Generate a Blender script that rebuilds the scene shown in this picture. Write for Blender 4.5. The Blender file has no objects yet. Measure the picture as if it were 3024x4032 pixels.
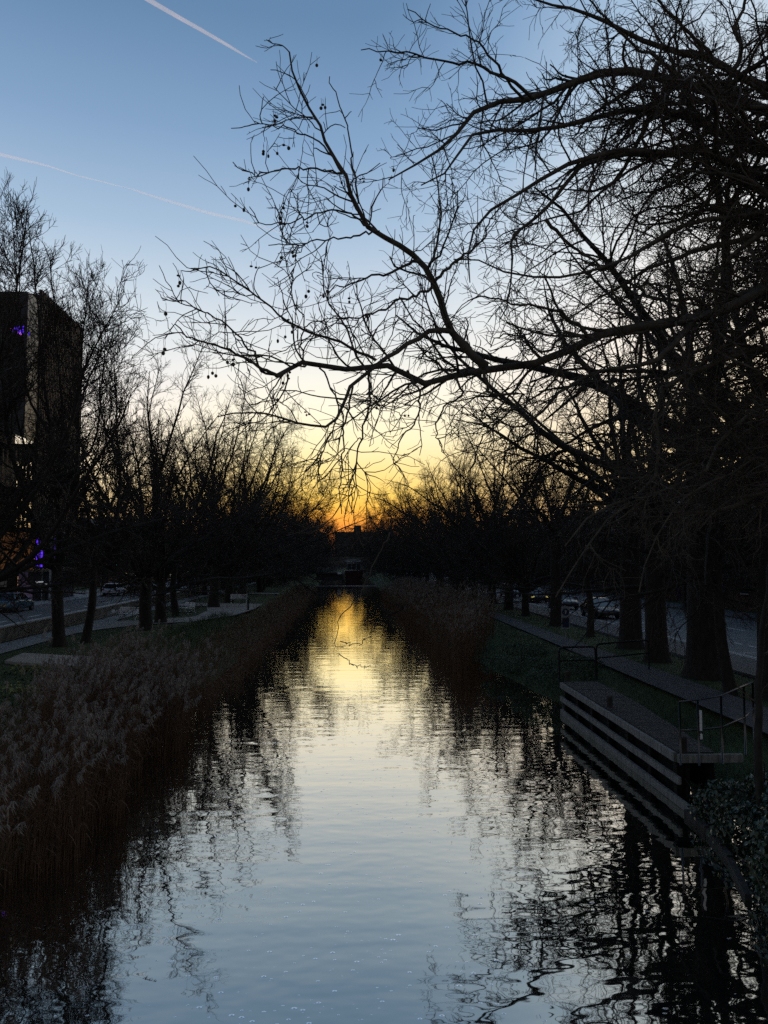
import bpy, bmesh, math, random
import numpy as np
from mathutils import Vector, Matrix

S = bpy.context.scene
C = S.collection
PI = math.pi

# ------------------------------------------------------------------ camera
CAMZ = 5.3
FPX = 3029.0                      # focal length in photograph pixels
PITCH = math.atan((2200 - 2016) / FPX)
YAW = math.atan((1512 - 1365) / FPX)
cam_d = bpy.data.cameras.new('camera')
cam = bpy.data.objects.new('camera', cam_d)
C.objects.link(cam)
cam.location = (0, 0, CAMZ)
cam.rotation_euler = (PI / 2 + PITCH, 0, -YAW)
cam_d.sensor_fit = 'VERTICAL'
cam_d.sensor_height = 34.6
cam_d.lens = 34.6 * FPX / 4032
cam_d.clip_start = 0.1
cam_d.clip_end = 40000
S.camera = cam
bpy.context.view_layer.update()
CM = np.array(cam.matrix_world)


def ray(u, v):
    d = np.array([(u - 1512) / FPX, (2016 - v) / FPX, -1.0])
    return CM[:3, :3] @ d


def G(u, v, z):
    """where the sight line through a photo point meets height z"""
    d = ray(u, v)
    t = (z - CAMZ) / d[2]
    return d[0] * t, d[1] * t


def W(u, v, Y):
    """the point on a sight line at distance Y along the canal"""
    d = ray(u, v)
    t = Y / d[1]
    return np.array([d[0] * t, Y, CAMZ + d[2] * t])


# ------------------------------------------------------------------ sky
wd = bpy.data.worlds.new('World')
S.world = wd
wd.use_nodes = True
nt = wd.node_tree
nt.nodes.clear()


def s2l(c):
    return tuple(((x / 255 + 0.055) / 1.055) ** 2.4 if x > 10 else x / 255 / 12.92 for x in c)


def wn(t, **kw):
    n = nt.nodes.new(t)
    for k, v in kw.items():
        setattr(n, k, v)
    return n


SUN_EL = math.radians(1.0)
out = wn('ShaderNodeOutputWorld')
bg = wn('ShaderNodeBackground')
tc = wn('ShaderNodeTexCoord')
nrm = wn('ShaderNodeVectorMath', operation='NORMALIZE')
nt.links.new(tc.outputs['Generated'], nrm.inputs[0])
sep = wn('ShaderNodeSeparateXYZ')
nt.links.new(nrm.outputs[0], sep.inputs[0])


def ramp(stops):
    r = wn('ShaderNodeValToRGB')
    e = r.color_ramp.elements
    e[0].position = stops[0][0]
    e[0].color = (*s2l(stops[0][1]), 1)
    e[1].position = stops[-1][0]
    e[1].color = (*s2l(stops[-1][1]), 1)
    for p, c in stops[1:-1]:
        q = e.new(p)
        q.color = (*s2l(c), 1)
    return r


def sd(a):
    return math.sin(math.radians(a))


toward = ramp([(0.0, (214, 108, 66)), (sd(1.2), (228, 128, 66)), (sd(2.3), (244, 150, 66)), (sd(3), (255, 172, 70)), (sd(3.8), (255, 196, 84)),
               (sd(4.7), (255, 213, 106)), (sd(6.6), (255, 230, 154)), (sd(8.5), (255, 244, 196)), (sd(11), (255, 248, 222)), (sd(13), (247, 244, 232)),
               (sd(15.5), (229, 233, 233)), (sd(19), (200, 213, 226)), (sd(23), (168, 192, 216)), (sd(29), (130, 162, 197)),
               (sd(36), (100, 134, 171)), (sd(60), (70, 102, 144)), (1.0, (52, 82, 124))])
side = ramp([(0.0, (240, 172, 116)), (sd(2), (250, 204, 140)), (sd(4.5), (255, 226, 172)), (sd(7), (255, 236, 202)), (sd(10), (250, 240, 226)),
             (sd(13), (239, 237, 235)), (sd(16), (219, 227, 232)), (sd(19.5), (194, 210, 225)), (sd(23), (165, 190, 215)), (sd(29), (130, 161, 196)),
             (sd(36), (99, 133, 170)), (sd(60), (70, 100, 140)), (1.0, (54, 82, 120))])
away = ramp([(0.0, (100, 96, 98)), (sd(5), (124, 119, 118)), (sd(14), (128, 130, 136)), (sd(30), (100, 112, 126)),
             (sd(60), (66, 86, 112)), (1.0, (54, 82, 120))])
# azimuth weight: 1 towards the glow, 0 behind the camera
az = wn('ShaderNodeMapRange', interpolation_type='SMOOTHSTEP')
az.inputs['From Min'].default_value = -0.2
az.inputs['From Max'].default_value = 0.88
flat = wn('ShaderNodeVectorMath', operation='MULTIPLY')
flat.inputs[1].default_value = (1, 1, 0)
nt.links.new(nrm.outputs[0], flat.inputs[0])
flatn = wn('ShaderNodeVectorMath', operation='NORMALIZE')
nt.links.new(flat.outputs[0], flatn.inputs[0])
sep2 = wn('ShaderNodeSeparateXYZ')
nt.links.new(flatn.outputs[0], sep2.inputs[0])
nt.links.new(sep2.outputs['Y'], az.inputs['Value'])
# the clear bright sky reaches higher to the right of the glow
xr_ = wn('ShaderNodeMapRange', interpolation_type='SMOOTHSTEP')
xr_.inputs['From Min'].default_value = 0.0
xr_.inputs['From Max'].default_value = 0.5
xr_.inputs['To Min'].default_value = 1.0
xr_.inputs['To Max'].default_value = 0.60
nt.links.new(sep2.outputs['X'], xr_.inputs['Value'])
zz_ = wn('ShaderNodeMath', operation='MULTIPLY')
nt.links.new(sep.outputs['Z'], zz_.inputs[0])
nt.links.new(xr_.outputs[0], zz_.inputs[1])
for r in (toward, side):
    nt.links.new(zz_.outputs[0], r.inputs['Fac'])
nt.links.new(sep.outputs['Z'], away.inputs['Fac'])
ab_ = wn('ShaderNodeMath', operation='ABSOLUTE')
nt.links.new(sep2.outputs['X'], ab_.inputs[0])
sf_ = wn('ShaderNodeMapRange', interpolation_type='SMOOTHSTEP')
sf_.inputs['From Min'].default_value = 0.04
sf_.inputs['From Max'].default_value = 0.30
nt.links.new(ab_.outputs[0], sf_.inputs['Value'])
mix0 = wn('ShaderNodeMixRGB')
nt.links.new(sf_.outputs[0], mix0.inputs['Fac'])
nt.links.new(toward.outputs[0], mix0.inputs['Color1'])
nt.links.new(side.outputs[0], mix0.inputs['Color2'])
mix1 = wn('ShaderNodeMixRGB')
nt.links.new(az.outputs[0], mix1.inputs['Fac'])
nt.links.new(away.outputs[0], mix1.inputs['Color1'])
nt.links.new(mix0.outputs[0], mix1.inputs['Color2'])
sky = wn('ShaderNodeTexSky', sky_type='NISHITA')
sky.sun_disc = False
sky.sun_elevation = SUN_EL
sky.sun_rotation = 0.0
sky.altitude = 20
nsc = wn('ShaderNodeMixRGB', blend_type='MULTIPLY')
nsc.inputs['Fac'].default_value = 1
nsc.inputs['Color2'].default_value = (0.10, 0.10, 0.10, 1)
nt.links.new(sky.outputs[0], nsc.inputs['Color1'])
mix2 = wn('ShaderNodeMixRGB')
mix2.inputs['Fac'].default_value = 0.95
nt.links.new(nsc.outputs[0], mix2.inputs['Color1'])
nt.links.new(mix1.outputs[0], mix2.inputs['Color2'])
nt.links.new(mix2.outputs[0], bg.inputs['Color'])
bg.inputs['Strength'].default_value = 1.1
nt.links.new(bg.outputs[0], out.inputs['Surface'])

sun_d = bpy.data.lights.new('sun', 'SUN')
sun_d.energy = 0.3
sun_d.angle = math.radians(0.5)
sun_d.color = (1.0, 0.88, 0.72)
sun = bpy.data.objects.new('sun', sun_d)
C.objects.link(sun)
sun.rotation_euler = (-(PI / 2 - SUN_EL), 0, math.radians(-4))     # shines from beyond the canal's end, one degree up

S.view_settings.view_transform = 'Standard'
S.view_settings.look = 'None'
S.view_settings.exposure = 0
S.view_settings.gamma = 1
S.cycles.max_bounces = 6
S.cycles.diffuse_bounces = 2
S.cycles.glossy_bounces = 3
S.cycles.transparent_max_bounces = 8
S.cycles.sample_clamp_indirect = 3
S.cycles.use_denoising = False

# ------------------------------------------------------------------ materials
MATS = {}


def mat(name, col, rough=0.8, metal=0.0, var=0.25, scale=3.0, emit=None, es=0.0, bump=0.0, bscale=20.0, spec=0.3,
        col2=None, stretch=None):
    if name in MATS:
        return MATS[name]
    m = bpy.data.materials.new(name)
    m.use_nodes = True
    t = m.node_tree
    b = t.nodes['Principled BSDF']
    b.inputs['Roughness'].default_value = rough
    b.inputs['Metallic'].default_value = metal
    b.inputs['Specular IOR Level'].default_value = spec
    if emit:
        b.inputs['Emission Color'].default_value = (*emit, 1)
        b.inputs['Emission Strength'].default_value = es
    tcn = t.nodes.new('ShaderNodeTexCoord')
    mp = t.nodes.new('ShaderNodeMapping')
    t.links.new(tcn.outputs['Object'], mp.inputs[0])
    if stretch:
        mp.inputs['Scale'].default_value = stretch
    nz = t.nodes.new('ShaderNodeTexNoise')
    nz.inputs['Scale'].default_value = scale
    nz.inputs['Detail'].default_value = 6
    nz.inputs['Roughness'].default_value = 0.65
    t.links.new(mp.outputs[0], nz.inputs['Vector'])
    r = t.nodes.new('ShaderNodeValToRGB')
    c2 = col2 if col2 else tuple(min(1, c * (1 + var)) for c in col)
    c1 = col if col2 else tuple(c * (1 - var) for c in col)
    r.color_ramp.elements[0].position = 0.32
    r.color_ramp.elements[1].position = 0.68
    r.color_ramp.elements[0].color = (*c1, 1)
    r.color_ramp.elements[1].color = (*c2, 1)
    t.links.new(nz.outputs['Fac'], r.inputs['Fac'])
    t.links.new(r.outputs[0], b.inputs['Base Color'])
    if bump:
        n2 = t.nodes.new('ShaderNodeTexNoise')
        n2.inputs['Scale'].default_value = bscale
        n2.inputs['Detail'].default_value = 5
        t.links.new(mp.outputs[0], n2.inputs['Vector'])
        bp = t.nodes.new('ShaderNodeBump')
        bp.inputs['Strength'].default_value = 0.6
        bp.inputs['Distance'].default_value = bump
        t.links.new(n2.outputs['Fac'], bp.inputs['Height'])
        t.links.new(bp.outputs[0], b.inputs['Normal'])
    MATS[name] = m
    return m


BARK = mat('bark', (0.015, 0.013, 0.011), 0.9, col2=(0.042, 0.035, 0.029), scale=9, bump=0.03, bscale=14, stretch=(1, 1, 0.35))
BARKP = mat('plane_bark', (0.035, 0.028, 0.020), 0.85, col2=(0.12, 0.098, 0.070), scale=5, bump=0.012, bscale=18)
TWIG = mat('twig', (0.045, 0.035, 0.027), 0.85, scale=4)
TWIGP = mat('plane_twig', (0.075, 0.058, 0.042), 0.85, scale=4)
GRASS = mat('grass_ground', (0.022, 0.036, 0.012), 0.95, col2=(0.055, 0.078, 0.026), scale=1.3, bump=0.05, bscale=30)
ASPH = mat('asphalt', (0.075, 0.074, 0.073), 0.85, col2=(0.125, 0.122, 0.118), scale=2.0, bump=0.004, bscale=90)
PATHM = mat('gravel_path', (0.20, 0.19, 0.178), 0.95, col2=(0.31, 0.295, 0.275), scale=2.5, bump=0.006, bscale=70)
PAVEM = mat('paving', (0.20, 0.20, 0.205), 0.85, col2=(0.30, 0.30, 0.30), scale=3)
STONE = mat('wall_stone', (0.10, 0.092, 0.08), 0.95, col2=(0.26, 0.24, 0.21), scale=1.6, bump=0.03, bscale=7)
COPING = mat('coping_stone', (0.33, 0.32, 0.30), 0.8, col2=(0.52, 0.5, 0.47), scale=5)
SLABM = mat('pale_slab', (0.25, 0.225, 0.20), 0.8, col2=(0.37, 0.335, 0.30), scale=3)
WHITE = mat('white_paint', (0.74, 0.74, 0.74), 0.55, var=0.12, scale=6)
MARK = mat('road_paint', (0.55, 0.55, 0.53), 0.7, col2=(0.78, 0.78, 0.76), scale=8)
BLACK = mat('black_paint', (0.010, 0.010, 0.011), 0.6, var=0.3, spec=0.15)
STEEL = mat('steel', (0.42, 0.42, 0.43), 0.28, metal=1.0, var=0.1)
DARKST = mat('dark_steel', (0.05, 0.05, 0.055), 0.3, metal=1.0, var=0.2)
GREYP = mat('grey_paint', (0.28, 0.28, 0.29), 0.5, var=0.1)
DECK = mat('deck_boards', (0.022, 0.020, 0.018), 0.8, col2=(0.07, 0.063, 0.057), scale=2.5, stretch=(0.6, 9, 1), bump=0.01, bscale=6)
BEAM = mat('pale_beam', (0.085, 0.081, 0.074), 0.9, col2=(0.30, 0.285, 0.26), scale=4, stretch=(6, 2.2, 0.35))
TIMBER = mat('dark_timber', (0.022, 0.019, 0.016), 0.85, col2=(0.055, 0.047, 0.040), scale=6)
TYRE = mat('tyre', (0.012, 0.012, 0.012), 0.9)
GLASSD = mat('car_glass', (0.012, 0.014, 0.017), 0.05, spec=0.8, var=0.1)
REEDM = mat('reed_stem', (0.09, 0.05, 0.028), 0.9, col2=(0.19, 0.105, 0.058), scale=2.5)
PLUME = mat('reed_plume', (0.16, 0.13, 0.105), 0.95, col2=(0.36, 0.295, 0.245), scale=9)
LEAFD = mat('ivy_leaf', (0.018, 0.036, 0.020), 0.32, col2=(0.045, 0.075, 0.036), scale=9, spec=0.6)
LEAFY = mat('yellow_leaf', (0.14, 0.14, 0.03), 0.6, col2=(0.26, 0.25, 0.07), scale=5)
LEAFB = mat('shrub_leaf', (0.04, 0.045, 0.015), 0.7, col2=(0.11, 0.10, 0.035), scale=3)
BLADE = mat('grass_blade', (0.028, 0.045, 0.014), 0.8, col2=(0.07, 0.085, 0.03), scale=2)


def emit_mat(name, col, s=0.8):
    if name in MATS:
        return MATS[name]
    m = bpy.data.materials.new(name)
    m.use_nodes = True
    t = m.node_tree
    b = t.nodes['Principled BSDF']
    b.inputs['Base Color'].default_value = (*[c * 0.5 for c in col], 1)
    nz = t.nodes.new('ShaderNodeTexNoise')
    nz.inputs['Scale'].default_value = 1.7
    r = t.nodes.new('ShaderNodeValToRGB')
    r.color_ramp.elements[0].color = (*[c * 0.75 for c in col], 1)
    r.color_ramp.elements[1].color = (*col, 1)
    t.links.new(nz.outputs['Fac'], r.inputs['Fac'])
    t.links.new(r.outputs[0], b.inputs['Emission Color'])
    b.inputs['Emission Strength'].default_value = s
    MATS[name] = m
    return m


# water: strongly reflecting, rippled
def water_material():
    m = bpy.data.materials.new('canal_water')
    m.use_nodes = True
    t = m.node_tree
    t.nodes.clear()
    o = t.nodes.new('ShaderNodeOutputMaterial')
    mx = t.nodes.new('ShaderNodeMixShader')
    df = t.nodes.new('ShaderNodeBsdfDiffuse')
    df.inputs['Color'].default_value = (0.006, 0.008, 0.008, 1)
    gl = t.nodes.new('ShaderNodeBsdfGlossy')
    gl.inputs['Color'].default_value = (0.985, 0.945, 0.845, 1)
    gl.inputs['Roughness'].default_value = 0.02
    fr = t.nodes.new('ShaderNodeFresnel')
    fr.inputs['IOR'].default_value = 1.34
    mr = t.nodes.new('ShaderNodeMapRange')
    mr.inputs['From Min'].default_value = 0.02
    mr.inputs['From Max'].default_value = 0.40
    mr.inputs['To Min'].default_value = 0.46
    mr.inputs['To Max'].default_value = 0.97
    t.links.new(fr.outputs[0], mr.inputs['Value'])
    t.links.new(mr.outputs[0], mx.inputs['Fac'])
    t.links.new(df.outputs[0], mx.inputs[1])
    t.links.new(gl.outputs[0], mx.inputs[2])
    t.links.new(mx.outputs[0], o.inputs['Surface'])
    tcn = t.nodes.new('ShaderNodeTexCoord')

    def noise(sc, scale, detail):
        mp = t.nodes.new('ShaderNodeMapping')
        mp.inputs['Scale'].default_value = sc
        t.links.new(tcn.outputs['Object'], mp.inputs[0])
        n = t.nodes.new('ShaderNodeTexNoise')
        n.inputs['Scale'].default_value = scale
        n.inputs['Detail'].default_value = detail
        n.inputs['Roughness'].default_value = 0.5
        t.links.new(mp.outputs[0], n.inputs['Vector'])
        return n.outputs['Fac']
    a = noise((0.22, 1.5, 1), 0.9, 1.0)     # long low swells across the canal
    b = noise((1.0, 1.5, 1), 2.1, 1.0)         # round ripples
    hs = []
    for src, k in ((a, 0.009), (b, 0.0037)):
        mu = t.nodes.new('ShaderNodeMath')
        mu.operation = 'MULTIPLY'
        mu.inputs[1].default_value = k
        t.links.new(src, mu.inputs[0])
        hs.append(mu.outputs[0])
    ad = t.nodes.new('ShaderNodeMath')
    ad.operation = 'ADD'
    t.links.new(hs[0], ad.inputs[0])
    t.links.new(hs[1], ad.inputs[1])
    bp = t.nodes.new('ShaderNodeBump')
    bp.inputs['Strength'].default_value = 1.0
    bp.inputs['Distance'].default_value = 1.0
    t.links.new(ad.outputs[0], bp.inputs['Height'])
    t.links.new(bp.outputs[0], gl.inputs['Normal'])
    return m


WATER = water_material()


# ------------------------------------------------------------------ object helpers
def link(name, me, m, parent=None, loc=None):
    o = bpy.data.objects.new(name, me)
    C.objects.link(o)
    if m is not None:
        for mm in (m if isinstance(m, (list, tuple)) else [m]):
            me.materials.append(mm)
    if parent is not None:
        o.parent = parent
    if loc is not None:
        o.location = loc
    return o


def tag(o, label=None, cat=None, group=None, kind=None):
    if label:
        o['label'] = label
    if cat:
        o['category'] = cat
    if group:
        o['group'] = group
    if kind:
        o['kind'] = kind
    return o


def thing(name, label, cat, loc=(0, 0, 0), rz=0.0, group=None):
    o = bpy.data.objects.new(name, None)
    C.objects.link(o)
    o.location = loc
    o.rotation_euler = (0, 0, rz)
    o.empty_display_size = 0.2
    return tag(o, label, cat, group)


def copy_tree(o, parent=None):
    c = o.copy()
    C.objects.link(c)
    if parent is not None:
        c.parent = parent
    for ch in list(KIDS.get(o, [])) or [x for x in o.children]:
        copy_tree(ch, c)
    return c


KIDS = {}


def np_mesh(name, V, F, smooth=True, mi=None):
    """V (n,3), F (m,k) all faces with k corners"""
    V = np.ascontiguousarray(V, dtype=np.float32).reshape(-1, 3)
    F = np.ascontiguousarray(F, dtype=np.int32)
    me = bpy.data.meshes.new(name)
    me.vertices.add(len(V))
    me.vertices.foreach_set('co', V.ravel())
    k = F.shape[1]
    me.loops.add(F.size)
    me.loops.foreach_set('vertex_index', F.ravel())
    me.polygons.add(len(F))
    me.polygons.foreach_set('loop_start', np.arange(len(F), dtype=np.int32) * k)
    me.polygons.foreach_set('use_smooth', np.full(len(F), smooth, dtype=bool))
    if mi is not None:
        me.polygons.foreach_set('material_index', np.asarray(mi, dtype=np.int32))
    me.update(calc_edges=True)
    return me


class MB:
    """collects simple shapes into one mesh"""

    def __init__(self):
        self.v = []
        self.f = []

    def add(self, vs, fs):
        b = len(self.v)
        self.v += [tuple(float(c) for c in p) for p in vs]
        self.f += [tuple(i + b for i in q) for q in fs]
        return self

    def box(self, x0, x1, y0, y1, z0, z1):
        return self.add([(x0, y0, z0), (x1, y0, z0), (x1, y1, z0), (x0, y1, z0), (x0, y0, z1), (x1, y0, z1), (x1, y1, z1), (x0, y1, z1)],
                        [(0, 3, 2, 1), (4, 5, 6, 7), (0, 1, 5, 4), (1, 2, 6, 5), (2, 3, 7, 6), (3, 0, 4, 7)])

    def prism(self, poly, z0, z1):
        n = len(poly)
        return self.add([(x, y, z0) for x, y in poly] + [(x, y, z1) for x, y in poly],
                        [tuple(range(n - 1, -1, -1)), tuple(range(n, 2 * n))] + [(i, (i + 1) % n, n + (i + 1) % n, n + i) for i in range(n)])

    def sheet(self, poly, z):
        return self.add([(x, y, z) for x, y in poly], [tuple(range(len(poly)))])

    def tube(self, pts, r, seg=8, cap=True):
        pts = [Vector(p) for p in pts]
        rs = r if isinstance(r, (list, tuple)) else [r] * len(pts)
        vs, fs = [], []
        ref = None
        for i, p in enumerate(pts):
            t = (pts[min(i + 1, len(pts) - 1)] - pts[max(i - 1, 0)]).normalized()
            if ref is None:
                ref = Vector((0, 0, 1)) if abs(t.z) < 0.9 else Vector((1, 0, 0))
            a = t.cross(ref).normalized()
            b = t.cross(a)
            for k in range(seg):
                q = 2 * PI * k / seg
                vs.append(p + (a * math.cos(q) + b * math.sin(q)) * rs[i])
        for i in range(len(pts) - 1):
            for k in range(seg):
                k2 = (k + 1) % seg
                fs.append((i * seg + k, i * seg + k2, (i + 1) * seg + k2, (i + 1) * seg + k))
        if cap:
            fs.append(tuple(range(seg)))
            fs.append(tuple(range((len(pts) - 1) * seg + seg - 1, (len(pts) - 1) * seg - 1, -1)))
        return self.add(vs, fs)

    def bar(self, a, b, r, seg=6):
        return self.tube([a, b], r, seg)

    def loft(self, rings, cap=True):
        n = len(rings[0])
        vs = [p for r in rings for p in r]
        fs = []
        for i in range(len(rings) - 1):
            for k in range(n):
                k2 = (k + 1) % n
                fs.append((i * n + k, i * n + k2, (i + 1) * n + k2, (i + 1) * n + k))
        if cap:
            fs.append(tuple(range(n - 1, -1, -1)))
            fs.append(tuple(range((len(rings) - 1) * n, len(rings) * n)))
        return self.add(vs, fs)

    def build(self, name, m, parent=None, loc=None, smooth=False, bevel=0.0):
        me = bpy.data.meshes.new(name)
        me.from_pydata(self.v, [], self.f)
        me.update()
        if smooth:
            for p in me.polygons:
                p.use_smooth = True
        o = link(name, me, m, parent, loc)
        if bevel:
            md = o.modifiers.new('bevel', 'BEVEL')
            md.width = bevel
            md.segments = 2
        return o


def nrmz(a):
    return a / np.maximum(np.linalg.norm(a, axis=-1, keepdims=True), 1e-9)


# ------------------------------------------------------------------ branches
def tubes(P, R, seg):
    """P (N,K,3) centre lines, R (N,K) radii -> verts, quads"""
    N, K = R.shape
    T = nrmz(np.gradient(P, axis=1))
    mean = nrmz(P[:, -1] - P[:, 0])
    ref = np.where(np.abs(mean[:, 2:3]) < 0.8, np.array([[0, 0, 1.0]]), np.array([[1.0, 0, 0]]))[:, None, :]
    A = nrmz(np.cross(T, np.broadcast_to(ref, T.shape)))
    B = np.cross(T, A)
    q = np.arange(seg) * 2 * PI / seg
    V = P[:, :, None, :] + R[:, :, None, None] * (np.cos(q)[None, None, :, None] * A[:, :, None, :] + np.sin(q)[None, None, :, None] * B[:, :, None, :])
    base = (np.arange(N) * K * seg)[:, None, None]
    i = np.arange(K - 1)[None, :, None] * seg
    k = np.arange(seg)[None, None, :]
    k2 = (k + 1) % seg
    F = np.stack([base + i + k, base + i + k2, base + i + seg + k2, base + i + seg + k], axis=-1)
    return V.reshape(-1, 3), F.reshape(-1, 4)


def merge(parts):
    Vs, Fs, b = [], [], 0
    for V, F in parts:
        Vs.append(V)
        Fs.append(F + b)
        b += len(V)
    return np.concatenate(Vs), np.concatenate(Fs)


def walk(rng, p0, d0, L, K, wig, up, r0, r1):
    """grow polylines from p0 along d0; up bends them towards (or away from) the sky"""
    N = len(p0)
    P = np.zeros((N, K, 3))
    P[:, 0] = p0
    d = nrmz(d0)
    up = np.broadcast_to(np.asarray(up, dtype=float), (N,))
    for k in range(1, K):
        d = nrmz(d + wig * rng.normal(size=(N, 3)) + np.stack([0 * up, 0 * up, up / (K - 1)], axis=1))
        P[:, k] = P[:, k - 1] + d * (L / (K - 1))[:, None]
    s = np.linspace(0, 1, K)[None, :]
    R = r0[:, None] * (1 - s) + r1[:, None] * s
    return P, R


def kids(rng, P, R, dens, Lr, ang, K, wig, up, rk=0.6, rmin=0.004, rmax=9, t0=0.1, tip=0.45, t1=1.0, lfall=0.5, rl=0.0):
    """side branches of the polylines P: dens per metre, lengths Lr, leaving at angles ang (degrees)"""
    N, K0 = R.shape
    seg = np.linalg.norm(np.diff(P, axis=1), axis=2).sum(1)
    n = rng.poisson(seg * dens)
    idx = np.repeat(np.arange(N), n)
    M = len(idx)
    t = rng.uniform(t0, t1, M)
    f = t * (K0 - 1)
    i = np.minimum(f.astype(int), K0 - 2)
    fr = (f - i)[:, None]
    a, b = P[idx, i], P[idx, i + 1]
    p = a * (1 - fr) + b * fr
    tan = nrmz(b - a)
    rr = R[idx, i] * (1 - fr[:, 0]) + R[idx, i + 1] * fr[:, 0]
    rnd = rng.normal(size=(M, 3))
    perp = nrmz(rnd - (rnd * tan).sum(1, keepdims=True) * tan)
    an = np.radians(rng.uniform(ang[0], ang[1], M))[:, None]
    d = np.cos(an) * tan + np.sin(an) * perp
    L = rng.uniform(Lr[0], Lr[1], M) * (1 - lfall * t)
    if rl:
        L = L * np.clip(rr / rl, 0.22, 1.0)
    r0 = np.clip(rr * rk, rmin, rmax)
    return walk(rng, p, d, L, K, wig, up, r0, np.maximum(r0 * tip, rmin * 0.6))


def resample(pts, K, jit=0.0, rng=None):
    pts = np.asarray(pts, dtype=float)
    # Catmull-Rom through the points, then even spacing
    q = np.concatenate([[2 * pts[0] - pts[1]], pts, [2 * pts[-1] - pts[-2]]])
    fine = []
    for i in range(1, len(q) - 2):
        for s in np.linspace(0, 1, 12, endpoint=False):
            a, b, c, d = q[i - 1], q[i], q[i + 1], q[i + 2]
            fine.append(0.5 * (2 * b + (c - a) * s + (2 * a - 5 * b + 4 * c - d) * s * s + (3 * b - a - 3 * c + d) * s ** 3))
    fine.append(pts[-1])
    fine = np.array(fine)
    cum = np.concatenate([[0], np.cumsum(np.linalg.norm(np.diff(fine, axis=0), axis=1))])
    x = np.linspace(0, cum[-1], K)
    o = np.stack([np.interp(x, cum, fine[:, k]) for k in range(3)], axis=1)
    if jit:
        o[1:-1] += rng.normal(size=(K - 2, 3)) * jit
    return o


def tree_meshes(seed, H=20.0, fork=3.6, nl=7, r=0.36, spread=(16, 48), up1=0.5, d2=0.95, L2=(2.2, 5.6), d3=2.3, L3=(0.9, 2.4),
                d4=4.6, L4=(0.35, 1.0), up=0.35, droop=0, twig=0.008, lean=(0, 0), low=0, seg=3):
    rng = np.random.default_rng(seed)
    tk, cr = [], []
    top = np.array([lean[0], lean[1], fork])
    tp = resample([(0, 0, -0.3), (0.02, 0.0, 0.25), tuple(top * 0.5 + rng.normal(size=3) * [0.06, 0.06, 0]), tuple(top)], 12)
    s = np.linspace(0, 1, 12)
    tr = r * (1 - 0.22 * s) + r * 0.55 * np.exp(-s * fork / 0.35)
    tk.append(tubes(tp[None], tr[None], 12))
    # main limbs
    a = np.arange(nl) * 2.399 + rng.uniform(0, 6)
    an = np.radians(rng.uniform(spread[0], spread[1], nl))
    an[0] = np.radians(6)
    d = np.stack([np.sin(an) * np.cos(a), np.sin(an) * np.sin(a), np.cos(an)], axis=1)
    p0 = tp[-1] + np.stack([np.zeros(nl), np.zeros(nl), -rng.uniform(0, 0.28 * fork, nl)], axis=1)
    p0[0] = tp[-2]
    L = (H - fork) * rng.uniform(0.78, 1.08, nl)
    L[0] = (H - fork) * 1.02
    P1, R1 = walk(rng, p0, d, L, 14, 0.10, up1, np.full(nl, r * 0.38) * rng.uniform(0.75, 1.1, nl), np.full(nl, 0.018))
    if low:
        a = rng.uniform(0, 2 * PI, low)
        an = np.radians(rng.uniform(62, 95, low))
        d = np.stack([np.sin(an) * np.cos(a), np.sin(an) * np.sin(a), np.cos(an)], axis=1)
        pl = np.stack([np.full(low, lean[0] * 0.8), np.full(low, lean[1] * 0.8), rng.uniform(0.45, 1.0, low) * fork], axis=1)
        Pl, Rl = walk(rng, pl, d, rng.uniform(4.5, 8, low), 14, 0.13, 0.25 - droop, np.full(low, r * 0.2), np.full(low, 0.015))
        P1, R1 = np.concatenate([P1, Pl]), np.concatenate([R1, Rl])
    tk.append(tubes(P1, R1, 8))
    P2, R2 = kids(rng, P1, R1, d2, L2, (26, 66), 10, 0.15, up - droop, 0.5, 0.016, 0.1, 0.12, 0.35)
    tk.append(tubes(P2, R2, 5))
    P3, R3 = kids(rng, np.concatenate([P2, P1[:, -10:].copy()]), np.concatenate([R2, R1[:, -10:].copy()]), d3, L3, (25, 65), 7, 0.18,
                  up - droop * 1.4, 0.55, twig * 1.2, 0.03, 0.15, 0.5)
    cr.append(tubes(P3, R3, seg))
    P4, R4 = kids(rng, P3, R3, d4, L4, (22, 62), 4, 0.2, up * 1.2 - droop * 1.2, 0.7, twig, 0.014, 0.1, 0.55)
    cr.append(tubes(P4, R4, seg))
    Vt, Ft = merge(tk)
    Vc, Fc = merge(cr)
    f = H / np.quantile(Vc[:, 2], 0.999)
    f = np.array([max(f, 0.94), max(f, 0.94), f])
    return np_mesh('trunk', Vt * f, Ft), np_mesh('crown', Vc * f, Fc)


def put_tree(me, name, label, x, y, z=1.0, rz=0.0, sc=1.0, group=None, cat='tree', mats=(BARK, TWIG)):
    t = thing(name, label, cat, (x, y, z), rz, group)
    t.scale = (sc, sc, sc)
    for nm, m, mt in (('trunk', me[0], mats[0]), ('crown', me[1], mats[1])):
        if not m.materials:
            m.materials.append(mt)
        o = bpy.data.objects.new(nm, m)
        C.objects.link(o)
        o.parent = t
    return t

# ================================================================== SETTING
rng0 = np.random.default_rng(7)


def right_foot(y):
    """foot of the right bank"""
    return float(np.interp(y, [-30, 6, 10, 13, 15.5, 27.5, 34, 50, 120], [5.2, 5.2, 5.5, 6.2, 7.6, 7.6, 6.6, 5.2, 5.2]))


def ground_z(x, y):
    e = 0.25 * math.sin(y * 0.37) + 0.18 * math.sin(y * 0.93 + 1.1)
    if x < -5.0:
        t = min(1, max(0, (-4.9 + e * 0.6 - x) / 3.9))
        return -0.5 + 1.5 * t ** 0.75
    if x > 5.0:
        xr = right_foot(y) + e * 0.4
        t = min(1, max(0, (x - xr) / 3.0))
        return -0.5 + 1.5 * t ** 0.7
    return -0.6


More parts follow.
